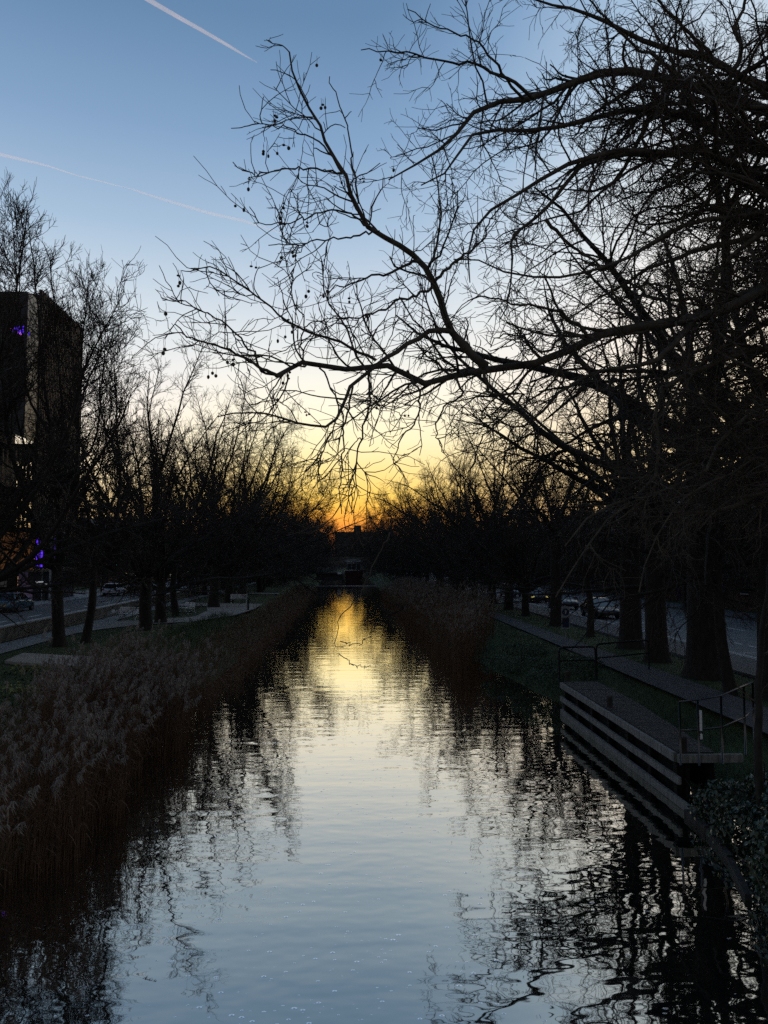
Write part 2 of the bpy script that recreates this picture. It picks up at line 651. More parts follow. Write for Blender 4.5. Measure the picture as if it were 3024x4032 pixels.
xs = [-3000, -400, -120, -60, -40, -30, -24, -18] + list(np.arange(-14, -4.4, 0.4)) + [-3, 0, 3] + list(np.arange(4.6, 12, 0.4)) + [14, 18, 24, 30, 40, 60, 120, 400, 3000]
ys = list(np.arange(-30, 120, 1.0)) + list(np.arange(120, 420, 6.0)) + [430, 700, 1200, 4000]
V, F = [], []
for y in ys:
    for x in xs:
        z = ground_z(x, y) if y <= 245 else 1.0
        if -40 > x or x > 40 or (8.9 > abs(x) > 0 and False):
            pass
        elif (x < -9 and x > -15) or x > 8.8:
            z += 0.03 * math.sin(x * 2.1 + y * 0.7) * (1 if abs(x) < 12.5 else 0)
        V.append((x, y, z))
n = len(xs)
for j in range(len(ys) - 1):
    for i in range(n - 1):
        F.append((j * n + i, j * n + i + 1, (j + 1) * n + i + 1, (j + 1) * n + i))
tag(link('ground', np_mesh('ground', np.array(V), np.array(F)), GRASS), kind='structure')

wv, wf = [], []
wy = [-30, 0, 30, 60, 100, 150, 250, 424]
for y in wy:
    for x in (-8.0, 8.0):
        wv.append((x, y, 0.0))
for j in range(len(wy) - 1):
    wf.append((2 * j, 2 * j + 1, 2 * j + 3, 2 * j + 2))
tag(link('canal_water', np_mesh('canal_water', np.array(wv), np.array(wf)), WATER), kind='structure')

# left road, its pavement and the paths
b = MB()
b.sheet([(-28.2, -10), (-18.6, -10), (-18.6, 420), (-28.2, 420)], 1.012)
tag(b.build('road', ASPH), kind='structure')
b = MB()
b.box(-34, -28.2, -10, 420, 0.9, 1.13)
tag(b.build('pavement', PAVEM), kind='structure')
b = MB()
for y in np.arange(10, 300, 6.0):
    b.sheet([(-23.45, y), (-23.3, y), (-23.3, y + 2.6), (-23.45, y + 2.6)], 1.018)
b.sheet([(-19.2, -5), (-19.08, -5), (-19.08, 300), (-19.2, 300)], 1.018)
tag(b.build('road_marking', MARK), kind='structure')
b = MB()
b.sheet([(-17.35, -5), (-15.6, -5), (-15.5, 45), (-14.9, 47.5), (-16.0, 56), (-16.0, 76), (-15.8, 100), (-15.8, 300), (-17.35, 300)], 1.045)
b.sheet([(-14.9, 47.5), (-13.2, 51.0), (-10.4, 53.2), (-8.4, 59), (-7.8, 66), (-7.9, 73), (-9.4, 74.4), (-16.0, 75.6), (-16.0, 71.2), (-12.6, 70.4), (-11.4, 64), (-11.2, 57.6), (-13.4, 55), (-15.9, 54)], 1.049)
b.sheet([(-15.8, 96), (-8.2, 93.5), (-8.2, 96), (-15.8, 99)], 1.049)
tag(b.build('footpath', PATHM), kind='structure')

# right footpath, road, pavement
b = MB()
b.sheet([(10.0, -5), (11.9, -5), (11.9, 24), (11.75, 42), (11.9, 70), (11.9, 300), (10.6, 300), (10.6, 70), (10.4, 42), (10.2, 26)], 1.09)
tag(b.build('footpath', mat('tarmac_path', (0.05, 0.05, 0.053), 0.95, col2=(0.085, 0.085, 0.088), scale=2.5, bump=0.006, bscale=70)), kind='structure')
b = MB()
b.box(14.6, 17.1, -10, 420, 0.8, 1.12)
b.box(28.0, 31.0, -10, 420, 0.8, 1.13)
tag(b.build('pavement', mat('worn_paving', (0.07, 0.07, 0.072), 0.85, col2=(0.12, 0.12, 0.12), scale=3)), kind='structure')
b = MB()
b.sheet([(17.1, -10), (28.0, -10), (28.0, 420), (17.1, 420)], 1.012)
tag(b.build('road', mat('worn_asphalt', (0.11, 0.111, 0.112), 0.8, col2=(0.17, 0.17, 0.168), scale=2)), kind='structure')
b = MB()
b.sheet([(17.45, -5), (17.57, -5), (17.57, 300), (17.45, 300)], 1.018)
b.sheet([(17.68, -5), (17.76, -5), (17.76, 300), (17.68, 300)], 1.018)
for y in np.arange(12, 120, 5.6):
    b.sheet([(17.8, y), (19.7, y), (19.7, y + 0.12), (17.8, y + 0.12)], 1.022)
for y in np.arange(10, 260, 1.4):
    b.sheet([(19.75, y), (19.87, y), (19.87, y + 0.7), (19.75, y + 0.7)], 1.018)
for y in np.arange(10, 260, 5.0):
    b.sheet([(23.6, y), (23.74, y), (23.74, y + 2.4), (23.6, y + 2.4)], 1.018)
tag(b.build('road_marking', MARK), kind='structure')
b = MB()
b.box(16.95, 17.1, -10, 420, 0.9, 1.135)
tag(b.build('kerb', mat('kerb_stone', (0.25, 0.25, 0.25), 0.8, col2=(0.42, 0.42, 0.41), scale=4)), kind='structure')
b = MB()
b.box(-28.2, -28.05, -10, 420, 0.9, 1.14)
tag(b.build('kerb', mat('kerb_stone', (0.25, 0.25, 0.25))), kind='structure')


# ------------------------------------------------------------------ low stone wall
def low_wall(pts, label, h=0.72, th=0.34):
    t = thing('low_stone_wall', label, 'wall', (pts[0][0], pts[0][1], 1.0))
    body, cop = MB(), MB()
    o = Vector((pts[0][0], pts[0][1], 1.0))
    for (xa, ya), (xb, yb) in zip(pts[:-1], pts[1:]):
        a, c = Vector((xa, ya, 0)), Vector((xb, yb, 0))
        d = (c - a).normalized()
        nn = Vector((-d.y, d.x, 0))
        for mb, w, z0, z1, dz in ((body, th / 2, 0.9, 1.0 + h, 0), (cop, th / 2 + 0.05, 1.0 + h + 0.002, 1.0 + h + 0.08, 0)):
            ps = [a + nn * w, a - nn * w, c - nn * w, c + nn * w]
            mb.add([(p.x - o.x, p.y - o.y, z0 - o.z) for p in ps] + [(p.x - o.x, p.y - o.y, z1 - o.z) for p in ps],
                   [(0, 1, 2, 3), (7, 6, 5, 4), (0, 4, 5, 1), (1, 5, 6, 2), (2, 6, 7, 3), (3, 7, 4, 0)])
    body.build('wall_body', STONE, t)
    cop.build('coping', COPING, t)
    return t


low_wall([(-17.9, -4), (-17.9, 30), (-17.9, 60), (-17.9, 97), (-18.3, 100), (-19.3, 101.5), (-20.5, 101.6)],
         'long low grey stone wall with pale coping between path and road')
low_wall([(-17.9, 108), (-17.9, 160), (-17.9, 290)], 'further stretch of low stone wall beyond the gap at the junction')

# landing slab on the left bank
q = [G(18, 2600, 1.12), G(90, 2570, 1.12), G(330, 2583, 1.12), G(560, 2600, 1.12), G(480, 2632, 1.12), G(60, 2606, 1.12)]
b = MB()
b.prism(q, 0.72, 1.12)
tag(b.build('landing_slab', SLABM, bevel=0.02), 'pale flat concrete landing slab behind the reeds on the left bank', 'slab')

# ------------------------------------------------------------------ deck on the right
DZ = 1.1
nx, ny = G(2668, 2962, DZ)
fx, fy = G(2214, 2684, DZ)
dk = thing('boardwalk', 'low timber boardwalk with pale horizontal fender beams along the water', 'boardwalk', (nx, ny, 0))
dd = Vector((fx - nx, fy - ny, 0))
Ld = dd.length
ang_d = math.atan2(dd.y, dd.x)
dk.rotation_euler = (0, 0, ang_d)          # local +x runs away along the edge, local -y is inland
nb = int(Ld / 0.16)
b = MB()
for i in range(nb):
    x0 = i * Ld / nb
    jz = rng0.uniform(-0.004, 0.004)
    b.box(x0 + 0.006, x0 + Ld / nb - 0.006, -(0.82 + 0.4 * min(1, x0 / 6)) + rng0.uniform(-0.02, 0.02), -0.02, DZ - 0.045 + jz, DZ + jz)
b.build('deck_surface', DECK, dk)
for z0, z1, x0 in ((0.90, 1.08, 0.0), (0.45, 0.61, -0.2), (0.0, 0.17, -1.0)):
    b = MB()
    x = x0
    while x < Ld:
        x1 = min(Ld, x + 2.4)
        b.box(x + 0.008, x1 - 0.008, 0.0, 0.09, z0 + rng0.uniform(-.008, .008), z1 + rng0.uniform(-.008, .008))
        x = x1
    b.build('fender_beam', BEAM, dk, bevel=0.008)
b = MB()
b.box(-0.1, -0.003, -1.4, 0.02, 0.89, 1.07)
b.build('end_beam', BEAM, dk, bevel=0.008)
b = MB()
for i in range(7):
    x = 0.2 + i * (Ld - 0.4) / 6
    b.box(x - 0.09, x + 0.09, -0.19, -0.012, -0.5, DZ - 0.06)
b.box(0, Ld, -0.8, -0.7, 0.2, DZ - 0.06)
b.box(0, Ld, -0.26, -0.2, -0.5, DZ - 0.06)
b.build('pile', mat('wet_timber', (0.008, 0.007, 0.006), 0.9), dk)  # near-black piles and backing board behind the fender beams
# the beam at the waterline curls in towards the bank below the railing
b = MB()
for k, (xa, ya, xb, yb) in enumerate(((6.98, 14.9, 7.02, 15.9), (6.72, 13.5, 6.98, 14.86), (6.25, 12.0, 6.70, 13.45))):
    a, c = Vector((xa, ya, 0)), Vector((xb, yb, 0))
    d = (c - a).normalized()
    nn = Vector((-d.y, d.x, 0)) * 0.05
    z0, z1 = -0.05, 0.14 - k * 0.02
    b.add([(a + nn)[:2] + (z0,), (a - nn)[:2] + (z0,), (c - nn)[:2] + (z0,), (c + nn)[:2] + (z0,),
           (a + nn)[:2] + (z1,), (a - nn)[:2] + (z1,), (c - nn)[:2] + (z1,), (c + nn)[:2] + (z1,)],
          [(0, 3, 2, 1), (4, 5, 6, 7), (0, 1, 5, 4), (1, 2, 6, 5), (2, 3, 7, 6), (3, 0, 4, 7)])
tag(b.build('bank_edging', TIMBER), 'weathered edging board at the waterline curving in below the ivy', 'edging board')

# mooring bollards
def bollard(u, v, label):
    x, y = G(u, v, DZ)
    b = MB()
    b.tube([(0, 0, 0), (0, 0, 0.30)], 0.085, 10)
    b.tube([(0, 0, 0.30), (0, 0, 0.33)], [0.085, 0.07], 10)
    o = b.build('mooring_bollard', TIMBER, None, (x, y, DZ - 0.01))
    return tag(o, label, 'bollard', 'mooring bollards on the boardwalk')


bollard(2234, 2680, 'short dark wooden bollard at the far end of the boardwalk')
bollard(2401, 2784, 'short dark wooden bollard halfway along the boardwalk')
bollard(2690, 2958, 'short dark wooden bollard close behind the near railing post')


# ------------------------------------------------------------------ railings
def railing(name, label, posts, hs, rails, r, m, loc):
    """posts: xy list (world); hs: rail height above base at each post; rails: fractions of the height"""
    t = thing(name, label, 'railing', loc)
    for i, (x, y, z) in enumerate(posts):
        b = MB()
        b.bar((x - loc[0], y - loc[1], z - loc[2] - 0.12), (x - loc[0], y - loc[1], z + hs[i] - loc[2]), r * 1.1, 8)
        b.build('post', m, t, smooth=True)
    for fr in rails:
        b = MB()
        b.tube([(x - loc[0], y - loc[1], z + h * fr - loc[2]) for (x, y, z), h in zip(posts, hs)], r, 8)
        b.build('rail', m, t, smooth=True)
    return t


BLK_RAIL = mat('railing_metal', (0.10, 0.10, 0.105), 0.30, metal=1.0, var=0.2)
p0 = G(2680, 2990, 1.0)
p1 = G(2752, 2992, 1.0)
p2 = G(2845, 2990, 1.0)
p3 = (W(2930, 2760, 16.9)[0], 16.9)
p4 = (p3[0] + 0.9, p3[1] + 1.3)
railing('metal_railing', 'dark metal two rail guard across the near end of the boardwalk',
        [(*p0, 1.0), (*p1, 1.0), (*p2, 1.02), (*p3, 1.1), (*p4, 1.1)], [1.22, 1.27, 1.33, 1.38, 1.25], (1.0, 0.5), 0.021, BLK_RAIL, (*p0, 1.0))
# a white plastic strip tied on the second post
b = MB()
b.box(-0.025, 0.025, -0.012, 0.012, 0.62, 1.05)
b.box(-0.02, 0.026, -0.013, 0.011, 0.44, 0.55)
tag(b.build('marker_strip', WHITE, None, (p1[0] + 0.05, p1[1] - 0.02, 1.0)), 'narrow white marker strip fixed upright on the second railing post', 'marker')


def barrier(u0, v0, u1, v1, zt, label, rounded=True):
    x0, y0 = G(u0, v0, 1.05)
    x1, y1 = G(u1, v1, 1.05)
    t = thing('pedestrian_barrier', label, 'barrier', (x0, y0, 1.05), 0, 'black tube barriers by the towpath')
    d = Vector((x1 - x0, y1 - y0, 0))
    f = MB()
    c = 0.14
    u = d.normalized() * c
    e = zt
    pts = [(0, 0, -0.1), (0, 0, e - c), (u.x * 0.3, u.y * 0.3, e - c * 0.3), (u.x, u.y, e), (d.x - u.x, d.y - u.y, e),
           (d.x - u.x * 0.3, d.y - u.y * 0.3, e - c * 0.3), (d.x, d.y, e - c), (d.x, d.y, -0.1)]
    f.tube(pts, 0.034, 8)
    f.build('hoop', BLACK, t, smooth=True)
    g = MB()
    g.bar((0, 0, e * 0.57), (d.x, d.y, e * 0.57), 0.028, 8)
    g.build('mid_rail', BLACK, t, smooth=True)
    return t


barrier(2203, 2672, 2346, 2668, 1.10, 'black tube barrier hoop at the far end of the boardwalk')
barrier(2350, 2664, 2556, 2640, 1.16, 'longer black tube barrier standing beside the towpath before the paired trunks')


# ------------------------------------------------------------------ benches
def bench(u, v, rz, label, extra=None):
    x, y = G(u, v, 1.02)
    t = thing('park_bench', label, 'bench', (x, y, 1.03), rz, 'white ornate benches on the left bank')
    BW = mat('bench_white', (0.72, 0.73, 0.73), 0.5, col2=(0.84, 0.84, 0.83), scale=9)
    b = MB()
    for i in range(4):
        b.box(-0.8, 0.8, -0.22 + i * 0.115, -0.12 + i * 0.115, 0.42, 0.455)
    b.build('seat', BW, t)
    b = MB()
    for i in range(3):
        z = 0.53 + i * 0.12
        yy = 0.26 + i * 0.03
        b.box(-0.8, 0.8, yy, yy + 0.025, z, z + 0.085)
    b.build('backrest', BW, t)
    for s in (-0.72, 0.72):
        b = MB()
        b.tube([(s, -0.30, 0), (s, -0.22, 0.16), (s, -0.26, 0.36), (s, -0.24, 0.43)], 0.026, 6)
        b.tube([(s, 0.40, 0), (s, 0.30, 0.16), (s, 0.24, 0.36), (s, 0.27, 0.5), (s, 0.36, 0.88)], 0.026, 6)
        b.tube([(s, -0.22, 0.17), (s, 0.02, 0.27), (s, 0.30, 0.17)], 0.02, 6)
        b.tube([(s, -0.24, 0.43), (s, -0.30, 0.55), (s, -0.24, 0.66), (s, 0.0, 0.64), (s, 0.31, 0.70)], 0.024, 6)
        b.tube([(s, -0.12, 0.43), (s, -0.04, 0.56), (s, 0.1, 0.53), (s, 0.06, 0.44)], 0.016, 6)
        b.build('end_frame', BW, t, smooth=True)
    return t


bench(503, 2440, math.radians(-14), 'white ornate bench with bags left on it, beside the stone wall')
bench(735, 2416, math.radians(-50), 'white ornate bench standing between two paths just right of a slim trunk')
bench(940, 2376, math.radians(6), 'white ornate bench at the far edge of the paved area by the thick trunk')


def bag(u, v, Y, s, label, m=WHITE, seed=0):
    r = np.random.default_rng(seed)
    p = W(u, v, Y)
    vs, fs = [], []
    for i in range(7):
        a = PI * i / 6
        for k in range(10):
            q = 2 * PI * k / 10
            rr = math.sin(a) * (1 + 0.25 * r.normal() * (0 < i < 6)) + 0.02
            vs.append((s * rr * math.cos(q), s * 0.7 * rr * math.sin(q), s * 1.05 * -math.cos(a)))
    for i in range(6):
        for k in range(10):
            fs.append((i * 10 + k, i * 10 + (k + 1) % 10, (i + 1) * 10 + (k + 1) % 10, (i + 1) * 10 + k))
    b = MB()
    b.add(vs, fs)
    o = b.build('plastic_bag', m, None, tuple(p), smooth=False)
    return tag(o, label, 'bag')


by = G(503, 2440, 1.02)[1]
bag(447, 2409, by + 0.15, 0.15, 'crumpled white plastic bag hung on the left end of the first bench', seed=1)
bag(432, 2419, by + 0.25, 0.13, 'smaller pale plastic bag slumped beside the first bench', mat('pale_bag', (0.42, 0.43, 0.42), 0.6), seed=2)
bag(488, 2417, by + 0.05, 0.10, 'pale bundle lying on the seat of the first bench', mat('pale_bag', (0.42, 0.43, 0.42), 0.6), seed=4)

# small post and a scrap on the paved area
x, y = G(977, 2404, 1.0)
b = MB()
b.tube([(0, 0, 0), (0, 0, 0.78), (0, 0, 0.80), (0, 0, 0.86)], [0.075, 0.07, 0.095, 0.08], 10)
tag(b.build('bollard', BLACK, None, (x, y, 1.0), smooth=False), 'short black bollard at the water side of the paved area', 'bollard')
x, y = G(869, 2422, 1.05)
b = MB()
b.box(-0.05, 0.05, -0.32, 0.32, 0.0, 0.05)
o = b.build('litter_scrap', mat('bright_scrap', (0.8, 0.8, 0.8), 0.15), None, (x, y, 1.056))
o.rotation_euler = (0.12, 0, 0.75)
tag(o, 'bright white scrap lying on the paved area', 'litter')

# ------------------------------------------------------------------ cars
def make_car(label, x, y, rz, paint, L=4.2, Wd=1.76, H=1.47, kind='hatch', plate=(0.75, 0.5, 0.10), group=None, lamp=None, z=1.016):
    """origin under the middle; the nose points along local +y"""
    t = thing('parked_car', label, 'car', (x, y, z), rz, group)
    h = Wd / 2
    a = -L / 2

    def ring(yy, zb, zt, hw, tuck=0.88):
        return [(-hw * tuck, yy, zb), (hw * tuck, yy, zb), (hw * 0.985, yy, zb + 0.10), (hw, yy, zb + (zt - zb) * 0.5), (hw * 0.965, yy, zt - 0.06),
                (hw * 0.86, yy, zt), (-hw * 0.86, yy, zt), (-hw * 0.965, yy, zt - 0.06), (-hw, yy, zb + (zt - zb) * 0.5), (-hw * 0.985, yy, zb + 0.10)]
    belt = H * 0.64
    rear_t = belt + (0.02 if kind == 'hatch' else 0.0)
    b = MB()
    b.loft([ring(a, 0.36, rear_t - 0.22, h * 0.86), ring(a + 0.08, 0.26, rear_t - 0.06, h * 0.95), ring(a + 0.3, 0.22, rear_t, h),
            ring(a + L * 0.35, 0.2, belt, h), ring(a + L * 0.68, 0.2, belt - 0.02, h), ring(a + L * 0.86, 0.22, belt - 0.12, h * 0.98),
            ring(a + L * 0.96, 0.25, belt - 0.24, h * 0.92), ring(a + L, 0.34, belt - 0.36, h * 0.8)])
    body = b.build('body', paint, t, smooth=True, bevel=0)
    md = body.modifiers.new('s', 'SUBSURF')
    md.levels = md.render_levels = 1
    # greenhouse
    if kind == 'hatch':
        y0, y1, y2, y3 = a + 0.16, a + 0.62, a + L * 0.50, a + L * 0.72
    else:
        y0, y1, y2, y3 = a + L * 0.17, a + L * 0.32, a + L * 0.52, a + L * 0.72
    hb, ht = h * 0.90, h * 0.70

    def g(yb, yt, s, ztop):
        return [(-hb * s, yb, belt - 0.03), (hb * s, yb, belt - 0.03), (ht * s, yt, ztop), (-ht * s, yt, ztop)]
    zt = H - 0.05
    b = MB()
    b.add([(-hb, y0, belt - 0.03), (hb, y0, belt - 0.03), (hb, y3, belt - 0.05), (-hb, y3, belt - 0.05),
           (-ht, y1, zt), (ht, y1, zt), (ht, y2, zt), (-ht, y2, zt)],
          [(0, 1, 5, 4), (1, 2, 6, 5), (2, 3, 7, 6), (3, 0, 4, 7), (4, 5, 6, 7)])
    b.build('windows', GLASSD, t)
    # roof skin and pillars in body colour
    b = MB()
    n = 5
    vs = []
    for i in range(n):
        f = i / (n - 1)
        yy = (y1 - 0.06) * (1 - f) + (y2 + 0.04) * f
        zz = zt + 0.05 - 0.06 * (2 * f - 0.9) ** 2
        w = ht + 0.02
        vs.append([(-w, yy, zt - 0.012), (w, yy, zt - 0.012), (w * 0.93, yy, zz - 0.01), (0.35, yy, zz + 0.012), (-0.35, yy, zz + 0.012), (-w * 0.93, yy, zz - 0.01)])
    b.loft(vs)
    b.build('roof', paint, t, smooth=True)
    for s in (-1, 1):
        b = MB()
        for (yb, yt, zb) in ((y0, y1, belt - 0.04), (y3, y2, belt - 0.06)):
            b.bar((s * (hb + 0.005), yb, zb), (s * (ht + 0.008), yt, zt + 0.005), 0.035 if yb != y0 else 0.05, 6)
        ym = (y1 + y2) / 2 - 0.05
        b.bar((s * (hb + 0.002), ym, belt - 0.03), (s * (ht + 0.004), ym - 0.05, zt), 0.025, 6)
        b.bar((s * (hb + 0.003), y0, belt), (s * (hb + 0.003), y3, belt - 0.02), 0.018, 6)
        b.build('pillar', paint, t, smooth=True)
    for s in (-1, 1):
        b = MB()
        b.box(s * (h * 0.95), s * (h * 0.95 + 0.17), y3 - 0.28, y3 - 0.18, belt - 0.02, belt + 0.11) if s > 0 else b.box(s * (h * 0.95 + 0.17), s * (h * 0.95), y3 - 0.28, y3 - 0.18, belt - 0.02, belt + 0.11)
        b.build('wing_mirror', paint, t, bevel=0.02)
        b = MB()
        x0, x1 = sorted((s * h * 0.62, s * h * 0.925))
        b.box(x0, x1, a - 0.005 + 0.02, a + 0.22, belt - 0.24, belt - 0.09)
        b.build('tail_light', mat('tail_lens', (0.16, 0.008, 0.008), 0.15, spec=0.7), t, bevel=0.02)
        b = MB()
        b.box(x0, x1, a + L - 0.30, a + L - 0.06, belt - 0.40, belt - 0.27)
        b.build('headlight', lamp if lamp else mat('head_lens', (0.5, 0.5, 0.5), 0.08, spec=0.9), t, bevel=0.02)
    for yy in (a + L * 0.19, a + L * 0.80):
        for s in (-1, 1):
            w = MB()
            w.tube([(s * (h - 0.20), yy, 0.315), (s * (h - 0.17), yy, 0.315), (s * (h - 0.02), yy, 0.315), (s * (h + 0.005), yy, 0.315)], [0.27, 0.315, 0.315, 0.28], 18)
            ty = w.build('wheel', TYRE, t, smooth=False)
            r = MB()
            r.tube([(s * (h + 0.004), yy, 0.315), (s * (h + 0.012), yy, 0.315)], 0.2, 14)
            r.build('rim', STEEL, ty)
    b = MB()
    b.box(-0.26, 0.26, a - 0.012, a + 0.1, 0.50, 0.61)
    b.build('number_plate', mat('plate_' + str(round(plate[2] * 100)), plate, 0.5, var=0.08), t)
    b = MB()
    b.box(-h * 0.84, h * 0.84, a - 0.01, a + 0.2, 0.27, 0.40)
    b.build('bumper', mat('bumper_plastic', (0.02, 0.02, 0.021), 0.6), t, bevel=0.03)
    return t


PAINT_B = mat('teal_blue_paint', (0.10, 0.19, 0.26), 0.22, metal=0.4, var=0.05, spec=0.6)
PAINT_W = mat('car_white_paint', (0.82, 0.82, 0.86), 0.25, var=0.03, spec=0.6)
PAINT_K = mat('car_dark_paint', (0.018, 0.019, 0.022), 0.2, var=0.1, spec=0.7)
PAINT_P = mat('pale_blue_paint', (0.24, 0.30, 0.38), 0.25, var=0.05, spec=0.6)
bx, byy = G(81, 2411, 1.016)
make_car('teal blue hatchback with orange plate nearest on the left road', -27.1, byy + 1.3, 0.0, PAINT_B, H=1.55, L=4.25, Wd=1.82, plate=(0.6, 0.33, 0.08), group='cars parked along the left road')
bx, byy = G(448, 2347, 1.016)
make_car('white hatchback parked in front of the dark saloon', -27.0, byy + 1.2, 0.0, PAINT_W, H=1.45, L=4.1, plate=(0.5, 0.45, 0.4), group='cars parked along the left road')
bx, byy = G(540, 2333, 1.016)
make_car('dark saloon with pale bright edges beyond the white hatchback', -26.9, byy + 1.6, 0.0, PAINT_K, kind='saloon', L=4.6, H=1.43, plate=(0.5, 0.45, 0.4), group='cars parked along the left road')
gr = 'cars parked along the right road'
make_car('black saloon with pale windscreen nearest beyond the slim trunk', 18.6, 56, PI, PAINT_K, kind='saloon', L=4.6, H=1.44, group=gr)
make_car('dark car second in line behind the black saloon', 18.7, 66, PI, PAINT_K, L=4.2, group=gr, lamp=None)
make_car('dark car with a lit amber lamp third in line', 18.7, 76, PI, PAINT_K, L=4.2, group=gr, lamp=emit_mat('amber_lamp', (1.0, 0.85, 0.25), 0.6))
make_car('pale blue car farthest in the parked line on the right', 18.6, 87, PI, PAINT_P, L=4.2, group=gr)

# ================================================================== BUILDINGS
BX, BY = -30.1, 76.0
ob = thing('office_building', 'tall modern office building with dark glass box over slim vertical fins and violet lights', 'building', (BX, BY, 1.0))


def lb(b, x0, x1, y0, y1, z0, z1):
    b.box(x0 - BX, x1 - BX, y0 - BY, y1 - BY, z0 - 1, z1 - 1)


FIN = mat('bronze_fin', (0.05, 0.038, 0.03), 0.6, metal=0.2, col2=(0.11, 0.083, 0.064), scale=2)
CONC = mat('dark_concrete', (0.04, 0.04, 0.042), 0.8, scale=1.0)
DGLASS = mat('dark_facade_glass', (0.012, 0.018, 0.024), 0.3, spec=0.35, var=0.25, scale=0.25)
b = MB()
for z in (8.0, 12.0, 16.2, 20.0, 24.0, 28.0, 31.2):
    lb(b, -62, -30.7, 76.45, 88, z, z + 0.35)
b.build('floor_slab', CONC, ob)
b = MB()
lb(b, -62, -36.5, 78.6, 86, 1.0, 31.2)
b.build('core_wall', CONC, ob)
b = MB()
y = 76.2
while y < 88:
    lb(b, -30.45, -30.12, y, y + 0.10, 7.9, 31.9 - (y - 76) * 0.03)
    y += 0.42
b.build('fin_screen', FIN, ob)
b = MB()
x = -60.0
while x < -30.3:
    lb(b, x, x + 0.10, 76.02, 76.38, 7.9, 16.15)
    x += 0.42
b.build('fin_screen', FIN, ob)
# overhanging dark glass box, its underside sloping
b = MB()
zl, zr = 28.0, 16.3
b.add([(-60 - BX, 73.2 - BY, 27), (-30.25 - BX, 73.2 - BY, 15.6), (-30.25 - BX, 75.95 - BY, 15.6), (-60 - BX, 75.95 - BY, 27),
       (-60 - BX, 73.2 - BY, 29.6), (-30.25 - BX, 73.2 - BY, 29.6), (-30.25 - BX, 75.95 - BY, 29.6), (-60 - BX, 75.95 - BY, 29.6)],
      [(0, 3, 2, 1), (4, 5, 6, 7), (0, 1, 5, 4), (1, 2, 6, 5), (2, 3, 7, 6), (3, 0, 4, 7)])
box = b.build('glass_box', DGLASS, ob)
b = MB()
for k in range(12):
    x = -31.8 - k * 1.5
    lb(b, x, x + 0.06, 73.12, 73.19, 17.5 + (k * 1.5 + 1) * 0.383, 30.6)
for z in (22.2, 25.4, 28.4):
    lb(b, -50, -30.3, 73.13, 73.19, z, z + 0.06)
b.build('mullion', DARKST, box)
VIO = emit_mat('violet_light', (0.10, 0.02, 0.9), 1.5)
PINK = emit_mat('pink_light', (0.75, 0.18, 0.9), 1.2)
for (u, v, w_, h_, m_) in ((62, 1300, 0.6, 0.55, VIO), (84, 1296, 0.4, 0.7, VIO), (47, 1297, 0.22, 0.18, PINK), (81, 1314, 0.24, 0.2, PINK), (66, 1308, 0.3, 0.18, PINK), (113, 1312, 0.12, 0.3, VIO)):
    p = W(u, v, 73.1)
    b = MB()
    lb(b, p[0] - w_ / 2, p[0] + w_ / 2, 73.08, 73.185, p[2] - h_ / 2, p[2] + h_ / 2)
    b.build('lit_window', m_, box)
# lower storeys
ORG = emit_mat('lamp_washed_timber', (0.105, 0.043, 0.012), 0.6)  # lamplight put into the timber as its own glow; no lamp shines here
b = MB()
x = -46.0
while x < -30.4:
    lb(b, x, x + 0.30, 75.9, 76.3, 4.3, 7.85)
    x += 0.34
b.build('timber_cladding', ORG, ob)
b = MB()
lb(b, -62, -30.2, 75.7, 88, 4.0, 4.28)
lb(b, -62, -30.3, 76.32, 76.42, 4.3, 7.9)
b.build('fascia', mat('brown_metal', (0.07, 0.05, 0.035), 0.6), ob)
b = MB()
lb(b, -62, -30.3, 76.5, 87.5, 1.0, 3.98)
b.build('ground_floor_glass', DGLASS, ob)
b = MB()
lb(b, -30.28, -30.16, 76.4, 87.4, 4.3, 7.85)
b.build('side_glass', DGLASS, ob)
for (y0, y1, z0, z1, m_) in ((76.45, 76.75, 4.6, 8.6, VIO), (77.5, 77.9, 4.5, 7.2, VIO), (77.0, 77.45, 4.5, 7.0, emit_mat('dim_violet', (0.03, 0.012, 0.13), 0.8)), (81.0, 81.2, 5.0, 7.4, emit_mat('dim_violet', (0.03, 0.012, 0.13)))):
    b = MB()
    lb(b, -30.15, -30.08, y0, y1, z0, z1)
    b.build('lit_strip', m_, ob)
for (u0, u1, v0, v1, nm, m_) in ((72, 128, 2296, 2362, 'window', emit_mat('violet_lit_glass', (0.05, 0.036, 0.075), 0.6)), (68, 71, 2270, 2330, 'lit_strip', emit_mat('warm_strip', (0.40, 0.23, 0.12), 0.9)),
                              (30, 66, 2260, 2380, 'door', mat('dark_door', (0.015, 0.008, 0.006), 0.6)), (0, 26, 2262, 2330, 'window', emit_mat('dim_lit_glass', (0.03, 0.028, 0.026), 0.6)),
                              (74, 110, 2250, 2293, 'window', emit_mat('dim_violet_glass', (0.022, 0.016, 0.034), 0.7))):
    a, c = W(u0, v1, 76.4), W(u1, v0, 76.4)
    b = MB()
    lb(b, a[0], c[0], 76.38, 76.49, max(1.02, a[2]), c[2])
    b.build(nm, m_, ob)

BRICK = mat('dark_brick', (0.07, 0.04, 0.03), 0.9, col2=(0.14, 0.08, 0.055), scale=1.2)
ROOFM = mat('slate_roof', (0.03, 0.03, 0.034), 0.7, scale=2)


